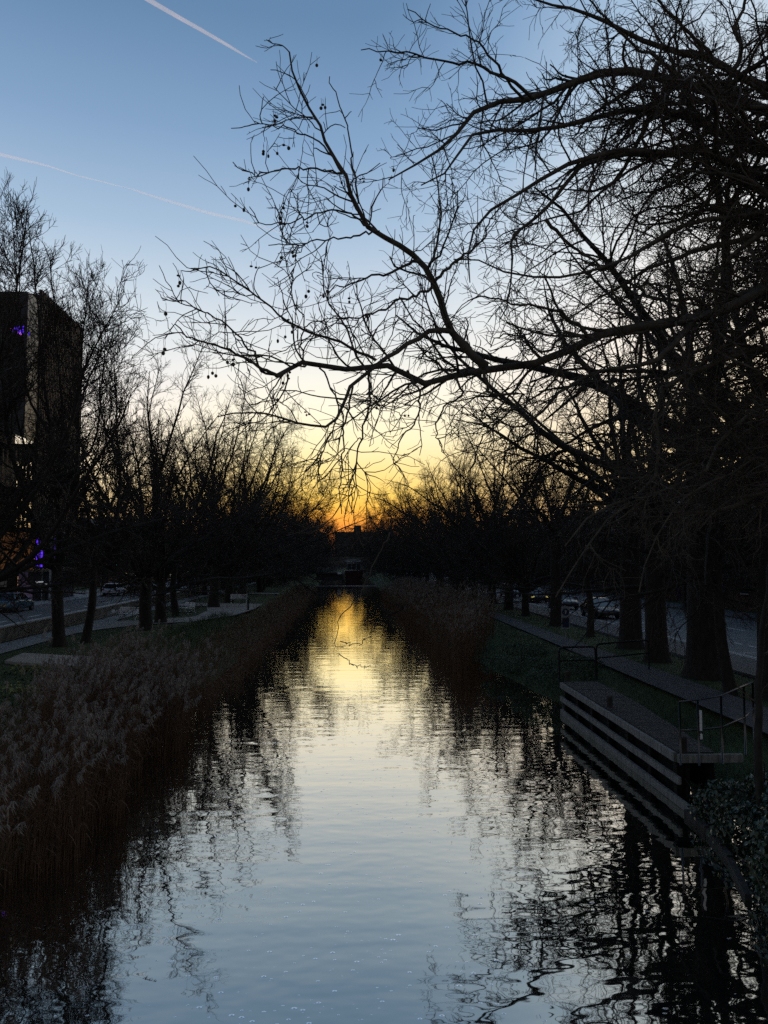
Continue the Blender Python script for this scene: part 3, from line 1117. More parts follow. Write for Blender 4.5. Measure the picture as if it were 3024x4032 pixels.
def terrace_house(x, y, rz, w_, d_, h_, label, group):
    t = thing('terraced_house', label, 'house', (x, y, 1.0), rz, group)
    b = MB()
    b.box(-w_ / 2, w_ / 2, -d_ / 2, d_ / 2, -0.2, h_)
    b.build('wall', BRICK, t)
    b = MB()
    e = 0.25
    b.add([(-w_ / 2, -d_ / 2 - e, h_ - 0.12), (w_ / 2, -d_ / 2 - e, h_ - 0.12), (w_ / 2, d_ / 2 + e, h_ - 0.12), (-w_ / 2, d_ / 2 + e, h_ - 0.12),
           (-w_ / 2, 0, h_ + 2.6), (w_ / 2, 0, h_ + 2.6)],
          [(0, 1, 5, 4), (2, 3, 4, 5), (1, 2, 5), (3, 0, 4), (0, 3, 2, 1)])
    rf = b.build('roof', ROOFM, t)
    b = MB()
    b.box(-w_ / 2 + 0.4, -w_ / 2 + 1.5, -0.35, 0.35, h_ + 1.6, h_ + 4.0)
    b.build('chimney', BRICK, rf)
    for zz in (1.4, 4.4):
        for xx in (-w_ * 0.28, w_ * 0.28):
            if zz < 2 and xx > 0:
                b = MB()
                b.box(xx - 0.5, xx + 0.5, -d_ / 2 - 0.04, -d_ / 2 + 0.05, 0.0, 2.3)
                b.build('door', mat('painted_door', (0.03, 0.02, 0.04), 0.4), t)
                continue
            b = MB()
            b.box(xx - 0.55, xx + 0.55, -d_ / 2 - 0.035, -d_ / 2 + 0.05, zz, zz + 1.7)
            wn_ = b.build('window', GLASSD, t)
            b = MB()
            b.box(xx - 0.63, xx + 0.63, -d_ / 2 - 0.09, -d_ / 2 + 0.02, zz - 0.12, zz - 0.005)
            b.build('sill', COPING, wn_)
    return t


for i in range(24):
    terrace_house(38, 34 + i * 9.0, -PI / 2, 8.96, 9, 8.2 + (i % 3) * 0.5, 'dark brick terraced house in the row beyond the right road', 'terraced houses beyond the right road')
for i in range(14):
    terrace_house(-42, 128 + i * 9.0, PI / 2, 8.96, 9, 8.4 + (i % 2) * 0.6, 'dark brick terraced house beyond the junction on the left road', 'terraced houses along the left road')

# distant block closing the view down the canal
Yd = 430.0
a0, a1 = W(1318, 2094, Yd), W(1500, 2094, Yd)
c0, c1 = W(1394, 2068, Yd), W(1423, 2068, Yd)
db = thing('apartment_block', 'dark flat roofed block with raised stair tower at the end of the canal', 'building', (a0[0], Yd, 1.0))
b = MB()
b.box(0, a1[0] - a0[0], 0, 18, 0, a0[2] - 1)
b.build('wall', CONC, db)
b = MB()
b.box(c0[0] - a0[0], c1[0] - a0[0], 2, 12, a0[2] - 1, c0[2] - 1)
b.build('stair_tower', CONC, db)
b = MB()
for zz in range(5):
    for k in range(6):
        b.box(1.2 + k * 3.1, 2.7 + k * 3.1, -0.06, 0.1, 2 + zz * 3.0, 3.5 + zz * 3.0)
b.build('window', DGLASS, db)

# stone road bridge closing the canal
sbr = thing('stone_bridge', 'dark humped stone bridge crossing the canal behind the barge', 'bridge', (0, 236, 0))
b = MB()
arc = [(-3.4 * math.cos(PI * k / 12), 0.2 + 2.9 * math.sin(PI * k / 12)) for k in range(13)]
outl = [(-30, -0.5), (-3.4, -0.5)] + arc + [(3.4, -0.5), (30, -0.5), (30, 2.0), (16, 3.6), (6, 4.7), (0, 5.0), (-6, 4.7), (-16, 3.6), (-30, 2.0)]
tri = []
m_ = len(outl)
bm_ = bmesh.new()
fv = [bm_.verts.new((x, 0, z)) for x, z in outl]
fc = bm_.faces.new(fv)
ex = bmesh.ops.extrude_face_region(bm_, geom=[fc])
bmesh.ops.translate(bm_, vec=(0, 8, 0), verts=[g for g in ex['geom'] if isinstance(g, bmesh.types.BMVert)])
bmesh.ops.recalc_face_normals(bm_, faces=bm_.faces)
me_ = bpy.data.meshes.new('arch')
bm_.to_mesh(me_)
link('arch', me_, STONE, sbr)
for y_ in (0.0, 7.6):
    b = MB()
    pr = [(-30, 2.0), (-16, 3.6), (-6, 4.7), (0, 5.0), (6, 4.7), (16, 3.6), (30, 2.0)]
    for (xa, za), (xb, zb) in zip(pr[:-1], pr[1:]):
        b.add([(xa, y_, za), (xb, y_, zb), (xb, y_ + 0.4, zb), (xa, y_ + 0.4, za), (xa, y_, za + 0.95), (xb, y_, zb + 0.95), (xb, y_ + 0.4, zb + 0.95), (xa, y_ + 0.4, za + 0.95)],
              [(0, 3, 2, 1), (4, 5, 6, 7), (0, 1, 5, 4), (1, 2, 6, 5), (2, 3, 7, 6), (3, 0, 4, 7)])
    b.build('parapet', STONE, sbr)

# ------------------------------------------------------------------ lock and barge at the far end
Yb = 186.0
bl = thing('canal_barge', 'moored canal barge with dark red hull and pale painted wheelhouse far along the water', 'boat', (W(1394, 2280, Yb)[0], Yb, 0.0))
RED = mat('hull_red', (0.022, 0.005, 0.005), 0.6, col2=(0.04, 0.008, 0.007), scale=2)
hull = MB()
rr = []
for (yy, hw, zt) in ((0, 1.5, 2.5), (0.7, 2.05, 2.35), (2.5, 2.2, 2.2), (14, 2.2, 2.0), (19, 1.6, 2.2), (20.5, 0.4, 2.5)):
    rr.append([(-hw * 0.8, yy, -0.4), (hw * 0.8, yy, -0.4), (hw, yy, 0.8), (hw, yy, zt), (-hw, yy, zt), (-hw, yy, 0.8)])
hull.loft(rr)
hull.build('hull', RED, bl)
b = MB()
b.box(-1.75, 1.75, 2.4, 5.6, 2.2, 2.6)
b.box(-1.75, 1.75, 2.4, 5.6, 4.1, 4.5)
for xx in (-1.75, -0.62, 0.5, 1.63):
    b.box(xx, xx + 0.12, 2.4, 5.6, 2.6, 4.1)
PAN = mat('pale_blue_panel', (0.20, 0.27, 0.32), 0.5, col2=(0.42, 0.48, 0.52), scale=1.5)
wh = b.build('wheelhouse', PAN, bl)
for k, xx in enumerate((-1.63, -0.5, 0.62)):
    b = MB()
    b.box(xx, xx + 1.01, 2.46, 2.52, 2.6, 4.1)
    b.build('window', DGLASS, wh)
b = MB()
b.box(-2.0, 2.0, 2.1, 6.0, 4.5, 4.62)
b.tube([(-2.0, 4, 4.62), (-1.0, 4, 4.95), (1.0, 4, 4.95), (2.0, 4, 4.62)], 0.15, 6)
b.build('wheelhouse_roof', GREYP, bl)
b = MB()
b.box(-1.9, 1.9, -0.02, 0.02, 2.5, 2.62)
b.build('rubbing_rail', WHITE, bl)

lg = thing('lock_gate', 'dark timber lock gate with white tipped beam and rails beside the barge', 'lock gate', (-5.2, 172.0, 0.0))
b = MB()
b.box(-1.5, 4.6, 0, 0.4, 0.5, 1.9)
b.build('gate_panel', TIMBER, lg)
for z in (2.35, 2.8, 3.25):
    b = MB()
    b.bar((-1.5, 0.2, z), (4.6, 0.2, z), 0.04)
    b.build('rail', GREYP, lg)
for x in (-1.3, 0.1, 1.6, 3.1, 4.5):
    b = MB()
    b.bar((x, 0.2, 1.9), (x, 0.2, 3.3), 0.045)
    b.build('post', GREYP, lg)
b = MB()
b.box(-3.6, 3.2, -0.45, -0.05, 1.92, 2.25)
bm = b.build('balance_beam', TIMBER, lg)
b = MB()
b.box(3.2, 4.0, -0.455, -0.045, 1.90, 2.27)
b.build('beam_tip', WHITE, bm)
b = MB()
b.box(-6.4, 7.6, 0, 0.35, -0.12, 0.09)
tag(b.build('floating_boom', GREYP, None, (0, 150, 0)), 'thin pale floating boom lying right across the canal', 'boom')

# ------------------------------------------------------------------ poles, lamps, signals
def pole(u, v, h, r, m, label, name='signpost', cat='post', z=1.13, head=None, group=None):
    x, y = G(u, v, z)
    t = thing(name, label, cat, (x, y, z), 0, group)
    b = MB()
    b.tube([(0, 0, -0.1), (0, 0, h)], [r, r * 0.85], 8)
    b.build('pole', m, t, smooth=True)
    return t, x, y


t, x, y = pole(195, 2378, 6.2, 0.10, GREYP, 'grey lamp column on the pavement before the office building', 'lamp_post', 'lamp post')
b = MB()
b.tube([(0, 0, 6.1), (0.4, 0, 6.5), (1.1, 0, 6.6)], 0.05, 6)
b.box(1.0, 1.7, -0.12, 0.12, 6.52, 6.64)
b.build('lamp_arm', GREYP, t)
t, x, y = pole(163, 2383, 3.4, 0.045, GREYP, 'slim grey signpost carrying a small pale bar sign', 'signpost', 'signpost')
b = MB()
b.box(-0.55, 0.1, -0.05, 0.05, 2.0, 2.14)
b.build('sign_panel', emit_mat('lit_sign', (0.35, 0.36, 0.38), 0.8), t)
t, x, y = pole(182, 2364, 1.7, 0.12, BLACK, 'dark ticket machine with pale top on the left pavement', 'ticket_machine', 'ticket machine')
b = MB()
b.box(-0.16, 0.16, -0.14, 0.14, 1.0, 1.75)
b.build('cabinet', BLACK, t, bevel=0.02)
b = MB()
b.box(-0.1, 0.1, -0.15, -0.142, 1.45, 1.7)
b.build('screen', emit_mat('pale_screen', (0.30, 0.31, 0.32), 0.8), t)
t, x, y = pole(399, 2310, 3.6, 0.13, GREYP, 'grey column with two slanting white lamp arms by the junction', 'lamp_post', 'lamp post', z=1.1)
b = MB()
b.tube([(-0.1, 0, 2.9), (-0.6, 0, 3.15)], 0.045, 6)
b.tube([(-0.85, 0, 3.16), (-1.3, 0, 3.1)], 0.045, 6)
b.build('lamp_arm', emit_mat('lamp_white', (0.8, 0.8, 0.78), 0.8), t)
t, x, y = pole(459, 2335, 3.9, 0.07, DARKST, 'traffic signal showing green over the parked cars', 'traffic_signal', 'traffic signal', z=1.1)
b = MB()
b.box(-0.16, 0.16, -0.12, 0.12, 3.2, 4.4)
hd = b.build('signal_head', BLACK, t, bevel=0.02)
b = MB()
b.tube([(0, -0.13, 3.5), (0, -0.16, 3.5)], 0.11, 12)
b.build('green_lens', emit_mat('green_light', (0.15, 1.0, 0.6), 1.6), hd)


def street_lamp(u, v, Y, label, col=(1.0, 0.75, 0.4), s=3.0, size=0.22, group='distant street lamps'):
    p = W(u, v, Y)
    t = thing('street_lamp', label, 'street lamp', (p[0] + 1.2, Y, 1.0), 0, group)
    b = MB()
    h = max(0.4, p[2] - 1.0)
    b.tube([(0, 0, 0), (0, 0, h * 0.9), (-0.3, 0, h), (-1.2, 0, h + 0.05)], [0.1, 0.07, 0.06, 0.05], 6)
    b.build('column', DARKST, t)
    b = MB()
    b.tube([(-1.2, 0, h - 0.22), (-1.2, 0, h - 0.1), (-1.2, 0, h + 0.04)], [size * 0.6, size, size * 0.7], 8)
    b.build('lamp_head', emit_mat('lamp_%d' % int(col[1] * 100), col, s), t)


street_lamp(488, 2139, 140, 'distant street lamp glowing orange above the traffic signal')
street_lamp(1904, 2227, 150, 'small white lamp glowing low among the right hand trunks', (0.95, 1.0, 0.85), 2.5, 0.16)
street_lamp(496, 2256, 120, 'low warm lamp just right of the traffic signal pole', (1.0, 0.7, 0.3), 1.5, 0.16)
# red signal and a lit van on the right road
p = W(1688, 2229, 150)
t = thing('traffic_signal', 'traffic signal showing red far down the right road', 'traffic signal', (p[0], 150, 1.0))
b = MB()
b.tube([(0, 0, 0), (0, 0, p[2] - 1.4)], 0.07, 8)
b.build('pole', DARKST, t)
b = MB()
b.box(-0.2, 0.2, -0.14, 0.14, p[2] - 2.0, p[2] - 0.6)
hd = b.build('signal_head', BLACK, t)
b = MB()
b.tube([(0, -0.15, p[2] - 1), (0, -0.2, p[2] - 1)], 0.2, 12)
b.build('red_lens', emit_mat('red_light', (1.0, 0.10, 0.06), 2.2), hd)
p = W(1755, 2238, 140)
make_car('far white van like car with pale lit windows on the right road', p[0], 142, PI, PAINT_W, L=4.6, H=1.75, group=None, lamp=emit_mat('lamp_white', (0.8, 0.8, 0.78)))

# round blue sign on the towpath
x, y = G(2228, 2518, 1.1)
t = thing('round_sign', 'round blue sign with pale symbol on a grey plate beside the towpath', 'sign', (x, y, 1.1))
b = MB()
b.tube([(0, 0.03, -0.2), (0, 0.03, 1.75)], 0.035, 8)
b.build('post', GREYP, t)
b = MB()
b.box(-0.22, 0.22, -0.02, 0.0, 0.55, 1.72)
b.build('plate', mat('sign_grey', (0.30, 0.31, 0.32), 0.6, var=0.1), t)
b = MB()
b.tube([(0, -0.022, 1.42), (0, -0.034, 1.42)], 0.185, 20)
d_ = b.build('disc', mat('sign_blue', (0.015, 0.03, 0.07), 0.4), t)
b = MB()
b.box(-0.025, 0.025, -0.04, -0.0342, 1.34, 1.48)
b.add([(-0.07, -0.038, 1.46), (0.07, -0.038, 1.46), (0, -0.038, 1.54)], [(0, 1, 2)])
b.build('symbol', mat('sign_white', (0.5, 0.5, 0.5), 0.5), d_)
b = MB()
b.box(-0.18, 0.18, -0.03, -0.021, 0.62, 1.12)
b.build('panel', mat('sign_blue', (0.015, 0.03, 0.07)), t)


# ================================================================== TREES
def W_line(pts, Y0, Y1, mid=0.0):
    n = len(pts)
    o = []
    for i, (u, v) in enumerate(pts):
        f = i / (n - 1)
        o.append(W(u, v, Y0 + (Y1 - Y0) * f + mid * math.sin(PI * f)))
    return np.array(o)


K_ = 1.8228      # the first survey of the photograph was measured at this reduction
limbs = []


def limb(pts, Y0, Y1, w0, w1, mid=0.0, join=None):
    """pts in reduced photo pixels; w0, w1 apparent widths; join = point on the trunk the limb grows from"""
    p = W_line([(u * K_, v * K_) for u, v in pts], Y0, Y1, mid)
    r0 = w0 * K_ * Y0 / FPX / 2
    r1 = w1 * K_ * Y1 / FPX / 2
    if join is not None:
        p = np.concatenate([[join], p])
        r0 *= 1.15
    P = resample(p, 22, 0.012, hr)
    s = np.linspace(0, 1, 22)
    limbs.append((P, r0 + (r1 - r0) * s ** 0.8))


hr = np.random.default_rng(21)
TX, TY = 10.2, 12.4


def J(z, dx=-0.25):
    return np.array([TX + dx, TY, z])


# low main limb and its forks
limb([(1700, 640), (1600, 655), (1500, 690), (1380, 705), (1270, 730), (1200, 775), (1120, 792), (1045, 795), (985, 812), (930, 832), (860, 795), (820, 785), (760, 797), (690, 792), (650, 780), (615, 790), (597, 812)], 11.0, 7.2, 34, 9, join=J(8.0))
limb([(1050, 792), (1010, 755), (975, 715), (955, 660), (935, 610), (905, 560), (850, 525), (800, 490), (770, 440), (745, 380), (715, 320), (690, 270), (660, 215), (640, 180), (625, 112)], 8.6, 7.6, 20, 3.5)
limb([(975, 715), (940, 712), (900, 728), (860, 757), (825, 778), (800, 800), (770, 822), (750, 850), (738, 880), (715, 912), (685, 922), (640, 915), (600, 900), (540, 890), (470, 900)], 8.4, 7.0, 13, 2.5)
limb([(812, 778), (745, 745), (680, 720), (620, 690), (570, 650), (510, 605), (460, 582), (412, 580)], 7.9, 6.9, 7, 2.5)
limb([(597, 810), (560, 793), (520, 770), (470, 745), (420, 735), (378, 700)], 7.2, 6.7, 8, 2.5)
limb([(600, 812), (560, 800), (545, 760), (500, 715), (470, 690), (410, 660), (370, 640)], 7.2, 6.8, 6, 2)
limb([(655, 785), (650, 740), (655, 690), (630, 640), (628, 590)], 7.3, 6.9, 4, 2)
limb([(740, 375), (700, 366), (640, 362), (590, 372), (540, 377), (520, 365), (503, 350)], 7.8, 7.3, 5, 2)
limb([(738, 372), (700, 315), (640, 283), (580, 272), (550, 262)], 7.8, 7.4, 5, 2)
limb([(775, 440), (762, 360), (755, 290), (738, 240), (712, 165)], 7.9, 7.8, 5, 2)
limb([(800, 490), (740, 458), (680, 462), (620, 482), (548, 482)], 7.9, 7.4, 5, 2)
limb([(820, 500), (740, 515), (650, 525), (580, 530)], 7.9, 7.4, 5, 2)
limb([(905, 560), (880, 570), (850, 585), (800, 600), (740, 615), (690, 640)], 8.2, 7.5, 8, 2)
limb([(940, 615), (900, 640), (860, 650), (800, 680), (740, 690), (690, 720)], 8.2, 7.5, 7, 2)
limb([(935, 612), (990, 560), (1040, 520), (1060, 470), (1100, 430)], 8.3, 8.0, 8, 2)
# drooping ends over the water
limb([(798, 800), (800, 850), (793, 900), (775, 960), (768, 1010), (762, 1060), (760, 1112)], 7.9, 7.2, 6, 2)
limb([(762, 835), (748, 900), (740, 960), (735, 1040), (738, 1110)], 7.7, 7.0, 5, 2)
limb([(880, 800), (905, 850), (900, 900), (868, 950), (850, 1000)], 8.0, 7.6, 6, 2)
limb([(985, 812), (1000, 850), (960, 880), (940, 930), (960, 980)], 8.4, 8.2, 6, 2)
limb([(1045, 800), (1060, 850), (1130, 850), (1090, 900), (1040, 950), (1020, 1010)], 8.6, 8.8, 8, 2.5)
limb([(690, 795), (720, 850), (730, 900), (705, 960), (690, 1020), (700, 1070)], 7.3, 6.8, 4, 2)
# twigs hanging low in front of the water
limb([(842, 1150), (805, 1230), (775, 1290), (745, 1320), (730, 1350), (728, 1392), (742, 1398)], 6.6, 6.2, 3, 1.6)
limb([(735, 1385), (765, 1392), (795, 1378), (812, 1350)], 6.2, 6.4, 2, 1.4)
limb([(735, 1415), (770, 1440), (800, 1440)], 6.2, 6.4, 2, 1.4)
quiet = set(range(len(limbs) - 3, len(limbs)))
# upper limbs sweeping in from the right
limb([(1720, 260), (1620, 228), (1560, 203), (1480, 182), (1400, 160), (1330, 150), (1250, 172), (1180, 200), (1130, 213), (1060, 225), (1010, 258), (975, 300), (940, 332), (890, 360), (840, 388)], 13.0, 9.5, 34, 3, join=J(11.5))
limb([(1690, 200), (1600, 165), (1540, 130), (1440, 105), (1350, 70), (1300, 40), (1240, 20), (1180, 8), (1100, -25)], 13.5, 10.5, 26, 3, join=J(12.2))
limb([(1720, 395), (1650, 385), (1600, 360), (1520, 325), (1460, 330), (1400, 330), (1330, 325), (1240, 350), (1140, 405), (1060, 455), (1020, 500), (1010, 560), (1015, 610)], 12.4, 9.3, 26, 2.5, join=J(10.0))
limb([(1700, 340), (1620, 310), (1560, 290), (1500, 260), (1420, 235), (1330, 243), (1250, 262), (1180, 280), (1090, 283), (1030, 288), (990, 330), (960, 370), (910, 400)], 12.8, 9.5, 24, 3, join=J(10.8))
limb([(1490, 185), (1420, 128), (1370, 100), (1310, 40), (1275, 0), (1250, -40)], 12.2, 10.5, 10, 3)
limb([(1150, 212), (1120, 185), (1080, 165), (1030, 140), (980, 135), (920, 120), (830, 110), (780, 108)], 10.6, 9.3, 9, 2)
limb([(1130, 213), (1100, 180), (1060, 120), (1010, 80), (950, 60), (880, 20)], 10.6, 9.3, 7, 2)
limb([(1400, 335), (1330, 335), (1250, 365), (1180, 450), (1130, 490), (1110, 510), (1105, 560), (1100, 640), (1080, 690)], 11.4, 9.6, 14, 2.5)
limb([(1180, 475), (1220, 520), (1290, 570), (1330, 640), (1370, 680)], 10.2, 10.6, 9, 3)
limb([(1700, 470), (1600, 470), (1500, 480), (1420, 520), (1350, 560), (1270, 590), (1190, 600), (1110, 590), (1040, 560), (980, 560)], 12.0, 8.8, 18, 2.5, join=J(9.4))
limb([(1560, 205), (1600, 120), (1590, 60), (1610, 0), (1600, -60)], 13.0, 13.0, 14, 5)
limb([(1650, 190), (1560, 140), (1480, 60), (1420, 0), (1390, -60)], 13.4, 12.0, 14, 4)
limb([(1700, 520), (1600, 540), (1540, 600), (1500, 700), (1480, 800), (1440, 880), (1400, 930)], 11.6, 10.0, 16, 4, join=J(8.6))
limb([(1500, 690), (1440, 760), (1380, 790), (1300, 800), (1220, 840), (1160, 900), (1110, 925), (1060, 890)], 10.4, 8.8, 15, 3)
limb([(1700, 760), (1600, 770), (1540, 790), (1500, 800), (1440, 830), (1415, 900), (1425, 990), (1395, 1060), (1330, 1090), (1280, 1110), (1220, 1180)], 11.0, 9.2, 22, 3, join=J(7.2))
limb([(1700, 880), (1620, 900), (1560, 950), (1520, 1020), (1430, 1060), (1350, 1100), (1290, 1150), (1240, 1230), (1200, 1290)], 10.6, 9.2, 14, 2.5, join=J(6.6))
limb([(1700, 1000), (1600, 1010), (1500, 1060), (1440, 1120), (1400, 1200), (1380, 1280)], 10.0, 9.4, 9, 2.5, join=J(6.0))
limb([(1280, 730), (1230, 690), (1180, 665), (1120, 660), (1060, 640), (1010, 650)], 9.5, 8.4, 9, 2.5)
limb([(1270, 735), (1220, 720), (1180, 760), (1130, 730), (1080, 720), (1060, 750)], 9.5, 8.8, 9, 2)

LP = np.stack([p for p, r in limbs])
LR = np.stack([r for p, r in limbs])
tk = [tubes(LP, LR, 10)]
tp = resample([(TX, TY, 0.6), (TX + 0.05, TY, 1.6), (TX - 0.05, TY + 0.1, 4.0), (TX - 0.2, TY, 7.0), (TX - 0.25, TY, 10.0), (TX - 0.2, TY + 0.2, 13.0), (TX - 0.4, TY + 0.2, 17.0)], 24)
trk = np.concatenate([[0.75, 0.62, 0.55], np.linspace(0.5, 0.14, 21)])
tk.append(tubes(tp[None], trk[None], 16))
# further big limbs on the far side of the trunk, out of the picture or above it
extra_d = []
a = np.arange(9) * 2.4
an = np.radians(hr.uniform(25, 75, 9))
d = np.stack([np.abs(np.sin(an) * np.cos(a)), np.sin(an) * np.sin(a), np.cos(an)], axis=1)
Pe, Re = walk(hr, tp[hr.integers(9, 22, 9)], d, hr.uniform(5, 8, 9), 22, 0.07, 0.3, np.full(9, 0.16), np.full(9, 0.02))
tk.append(tubes(Pe, Re, 8))
# drooping inner branches that darken the lower right of the crown
nI = 125
q_ = hr.uniform(0, 1, nI)
pI = np.stack([TX - 0.3 - hr.uniform(0, 4.2, nI) * 1.0, TY + hr.uniform(-2.6, 3.4, nI), 6.2 + 7.5 * q_ ** 1.3 + hr.uniform(-0.5, 0.8, nI)], axis=1)
aI = hr.normal(0, 0.85, nI) + PI
eI = hr.uniform(-0.8, 0.8, nI)
dI = np.stack([np.cos(aI) * np.cos(eI), np.sin(aI) * np.cos(eI), np.sin(eI)], axis=1)
PI_, RI_ = walk(hr, pI, dI, hr.uniform(2.0, 4.2, nI), 22, 0.17, -0.25, hr.uniform(0.028, 0.06, nI), np.full(nI, 0.008))
# each grows from the nearest point of the limbs already standing
cand = np.concatenate([LP.reshape(-1, 3), tp])
for k in range(nI):
    dist = np.linalg.norm(cand - pI[k], axis=1)
    PI_[k] += cand[dist.argmin()] - pI[k]
tk.append(tubes(PI_, RI_, 7))
Pe, Re = np.concatenate([Pe, PI_]), np.concatenate([Re, RI_])
keep_ = np.array([k not in quiet for k in range(len(LP))])
AP, AR = np.concatenate([LP[keep_], Pe]), np.concatenate([LR[keep_], Re])
PA, RA = kids(hr, AP, AR, 3.0, (0.7, 2.4), (28, 72), 9, 0.19, 0.12, 0.45, 0.0065, 0.028, 0.12, 0.4, 1.0, 0.3, 0.034)
tk.append(tubes(PA, RA, 5))
PB, RB = kids(hr, np.concatenate([PA, AP[:, 9:18]]), np.concatenate([RA, AR[:, 9:18]]), 5.6, (0.3, 1.0), (25, 68), 6, 0.22, 0.1, 0.5, 0.0048, 0.009, 0.08, 0.6)
PC, RC = kids(hr, np.concatenate([PB[:, :6], PA[:, 3:9]]), np.concatenate([RB[:, :6], RA[:, 3:9]]), 5.2, (0.08, 0.36), (25, 65), 4, 0.2, 0.25, 0.7, 0.0037, 0.0055, 0.1, 0.75)
Vt, Ft = merge(tk)
Vc, Fc = merge([tubes(PB, RB, 4), tubes(PC, RC, 3)])
pt = thing('plane_tree', 'large bare plane tree with long limbs and hanging seed balls reaching over the water', 'tree', (TX, TY, 1.0))
off = np.array([TX, TY, 1.0])
link('trunk', np_mesh('trunk', Vt - off, Ft), BARKP, pt)
link('crown', np_mesh('crown', Vc - off, Fc), TWIGP, pt)
# seed balls
ends = np.concatenate([PB[:, -1], PC[:, -1], PA[:, -1]])
cd = ends - np.array([0, 0, CAMZ])
iv = CM[:3, :3]
lc = cd @ iv
uu = 1512 + FPX * lc[:, 0] / -lc[:, 2]
vv = 2016 - FPX * lc[:, 1] / -lc[:, 2]
ok = np.where((vv < 1650) & (uu < 1150 + hr.uniform(0, 600, len(uu))) & (vv > 100))[0]
hr.shuffle(ok)
b = MB()
nr = []
for i in range(7):
    an_ = PI * i / 6
    nr.append([(0.0165 * math.sin(an_) * math.cos(q) if 0 < i < 6 else 0.001 * math.cos(q), 0.0165 * math.sin(an_) * math.sin(q) if 0 < i < 6 else 0.001 * math.sin(q), -0.10 + 0.0165 * math.cos(an_)) for q in np.arange(9) * 2 * PI / 9])
b.loft(nr)
b.tube([(0, 0, 0.0), (0.004, 0.002, -0.045), (0, 0, -0.09)], 0.0016, 4)
sb = b.build('seed_ball', TWIGP, pt, smooth=True)
sb.location = tuple(ends[ok[0]] - off)
cnt = 1
for i in ok[1:48]:
    for k in range(hr.integers(1, 4)):
        if cnt >= 78:
            break
        c = sb.copy()
        C.objects.link(c)
        c.parent = pt
        c.location = tuple(ends[i] - off + hr.normal(size=3) * [0.03, 0.03, 0.008])
        c.scale = (hr.uniform(0.8, 1.1),) * 2 + (hr.uniform(0.45, 1.3),)
        cnt += 1

# ---- first tree on the left bank, its low limbs as in the photo
lr = np.random.default_rng(5)
x1, y1 = G(233, 2545, 1.0)
T1L = []


def t1(pts, dY, w0, w1):
    p = W_line(pts, y1, y1 + dY)
    s = np.linspace(0, 1, 16)
    r0, r1 = w0 * y1 / FPX / 2, w1 * y1 / FPX / 2
    T1L.append((resample(p, 16, 0.03, lr), r0 + (r1 - r0) * s ** 0.8))


t1([(215, 2240), (185, 2143), (140, 2070), (90, 1950), (40, 1750), (10, 1500), (-40, 1200), (-60, 800)], -4, 26, 3)
t1([(225, 2230), (237, 2100), (215, 1900), (190, 1650), (160, 1400), (150, 1200), (110, 860)], 3, 24, 3)
t1([(250, 2290), (289, 2270), (337, 2252), (395, 2222), (450, 2120), (470, 1900), (460, 1700), (450, 1420)], -2, 22, 3)
t1([(240, 2220), (275, 2050), (300, 1850), (310, 1600), (320, 1400), (335, 1250), (350, 1090)], 2, 20, 3)
t1([(212, 2243), (145, 2210), (60, 2181), (-20, 2140), (-120, 2060), (-200, 1960)], -5, 15, 3)
t1([(160, 2108), (84, 2133), (0, 2136), (-90, 2120)], -3, 12, 3)
t1([(158, 2212), (125, 2165), (95, 2145), (60, 2090)], -1, 7, 2)
t1([(140, 2070), (60, 2000), (-20, 1960), (-140, 1850)], -4, 12, 3)
t1([(215, 1930), (300, 1880), (380, 1760), (420, 1600)], 1, 9, 2)
t1([(190, 1700), (110, 1560), (90, 1350), (60, 1050), (40, 760)], 0, 12, 2)
t1([(230, 1950), (120, 1800), (60, 1620), (30, 1400), (80, 1100), (60, 820)], -2, 11, 2)
t1([(225, 1900), (250, 1700), (230, 1450), (215, 1250), (200, 1050)], 1, 11, 2)
t1([(255, 2000), (360, 1900), (420, 1750), (390, 1550), (400, 1330)], 2, 10, 2)
t1([(300, 1850), (380, 1720), (400, 1520), (420, 1300), (400, 1180)], -1, 10, 2)
P1 = np.stack([p for p, r in T1L])
R1 = np.stack([r for p, r in T1L])
tpp = resample([W(233, 2550, y1), W(231, 2500, y1), W(226, 2380, y1), W(226, 2300, y1), W(222, 2215, y1)], 14)
tkk = [tubes(tpp[None], np.concatenate([[0.46, 0.36, 0.31], np.linspace(0.29, 0.25, 11)])[None], 14), tubes(P1, R1, 8)]
P2, R2 = kids(lr, P1, R1, 1.9, (1.5, 4.4), (22, 58), 10, 0.13, 0.55, 0.5, 0.014, 0.07, 0.15, 0.35)
tkk.append(tubes(P2, R2, 5))
P3, R3 = kids(lr, np.concatenate([P2, P1[:, 6:16]]), np.concatenate([R2, R1[:, 6:16]]), 3.0, (0.7, 2.1), (22, 58), 7, 0.15, 0.5, 0.55, 0.014, 0.028, 0.12, 0.5)
P4, R4 = kids(lr, P3, R3, 5.0, (0.3, 1.0), (20, 55), 4, 0.15, 0.5, 0.7, 0.0115, 0.015, 0.1, 0.6)
off = np.array([x1, y1, 1.0])
tt = thing('bare_tree', 'bare forked tree nearest on the left lawn, with one low limb curving right', 'tree', (x1, y1, 1.0))
Vt, Ft = merge(tkk)
Vc, Fc = merge([tubes(P3, R3, 3), tubes(P4, R4, 3)])
link('trunk', np_mesh('trunk', Vt - off, Ft), BARK, tt)
link('crown', np_mesh('crown', Vc - off, Fc), TWIG, tt)

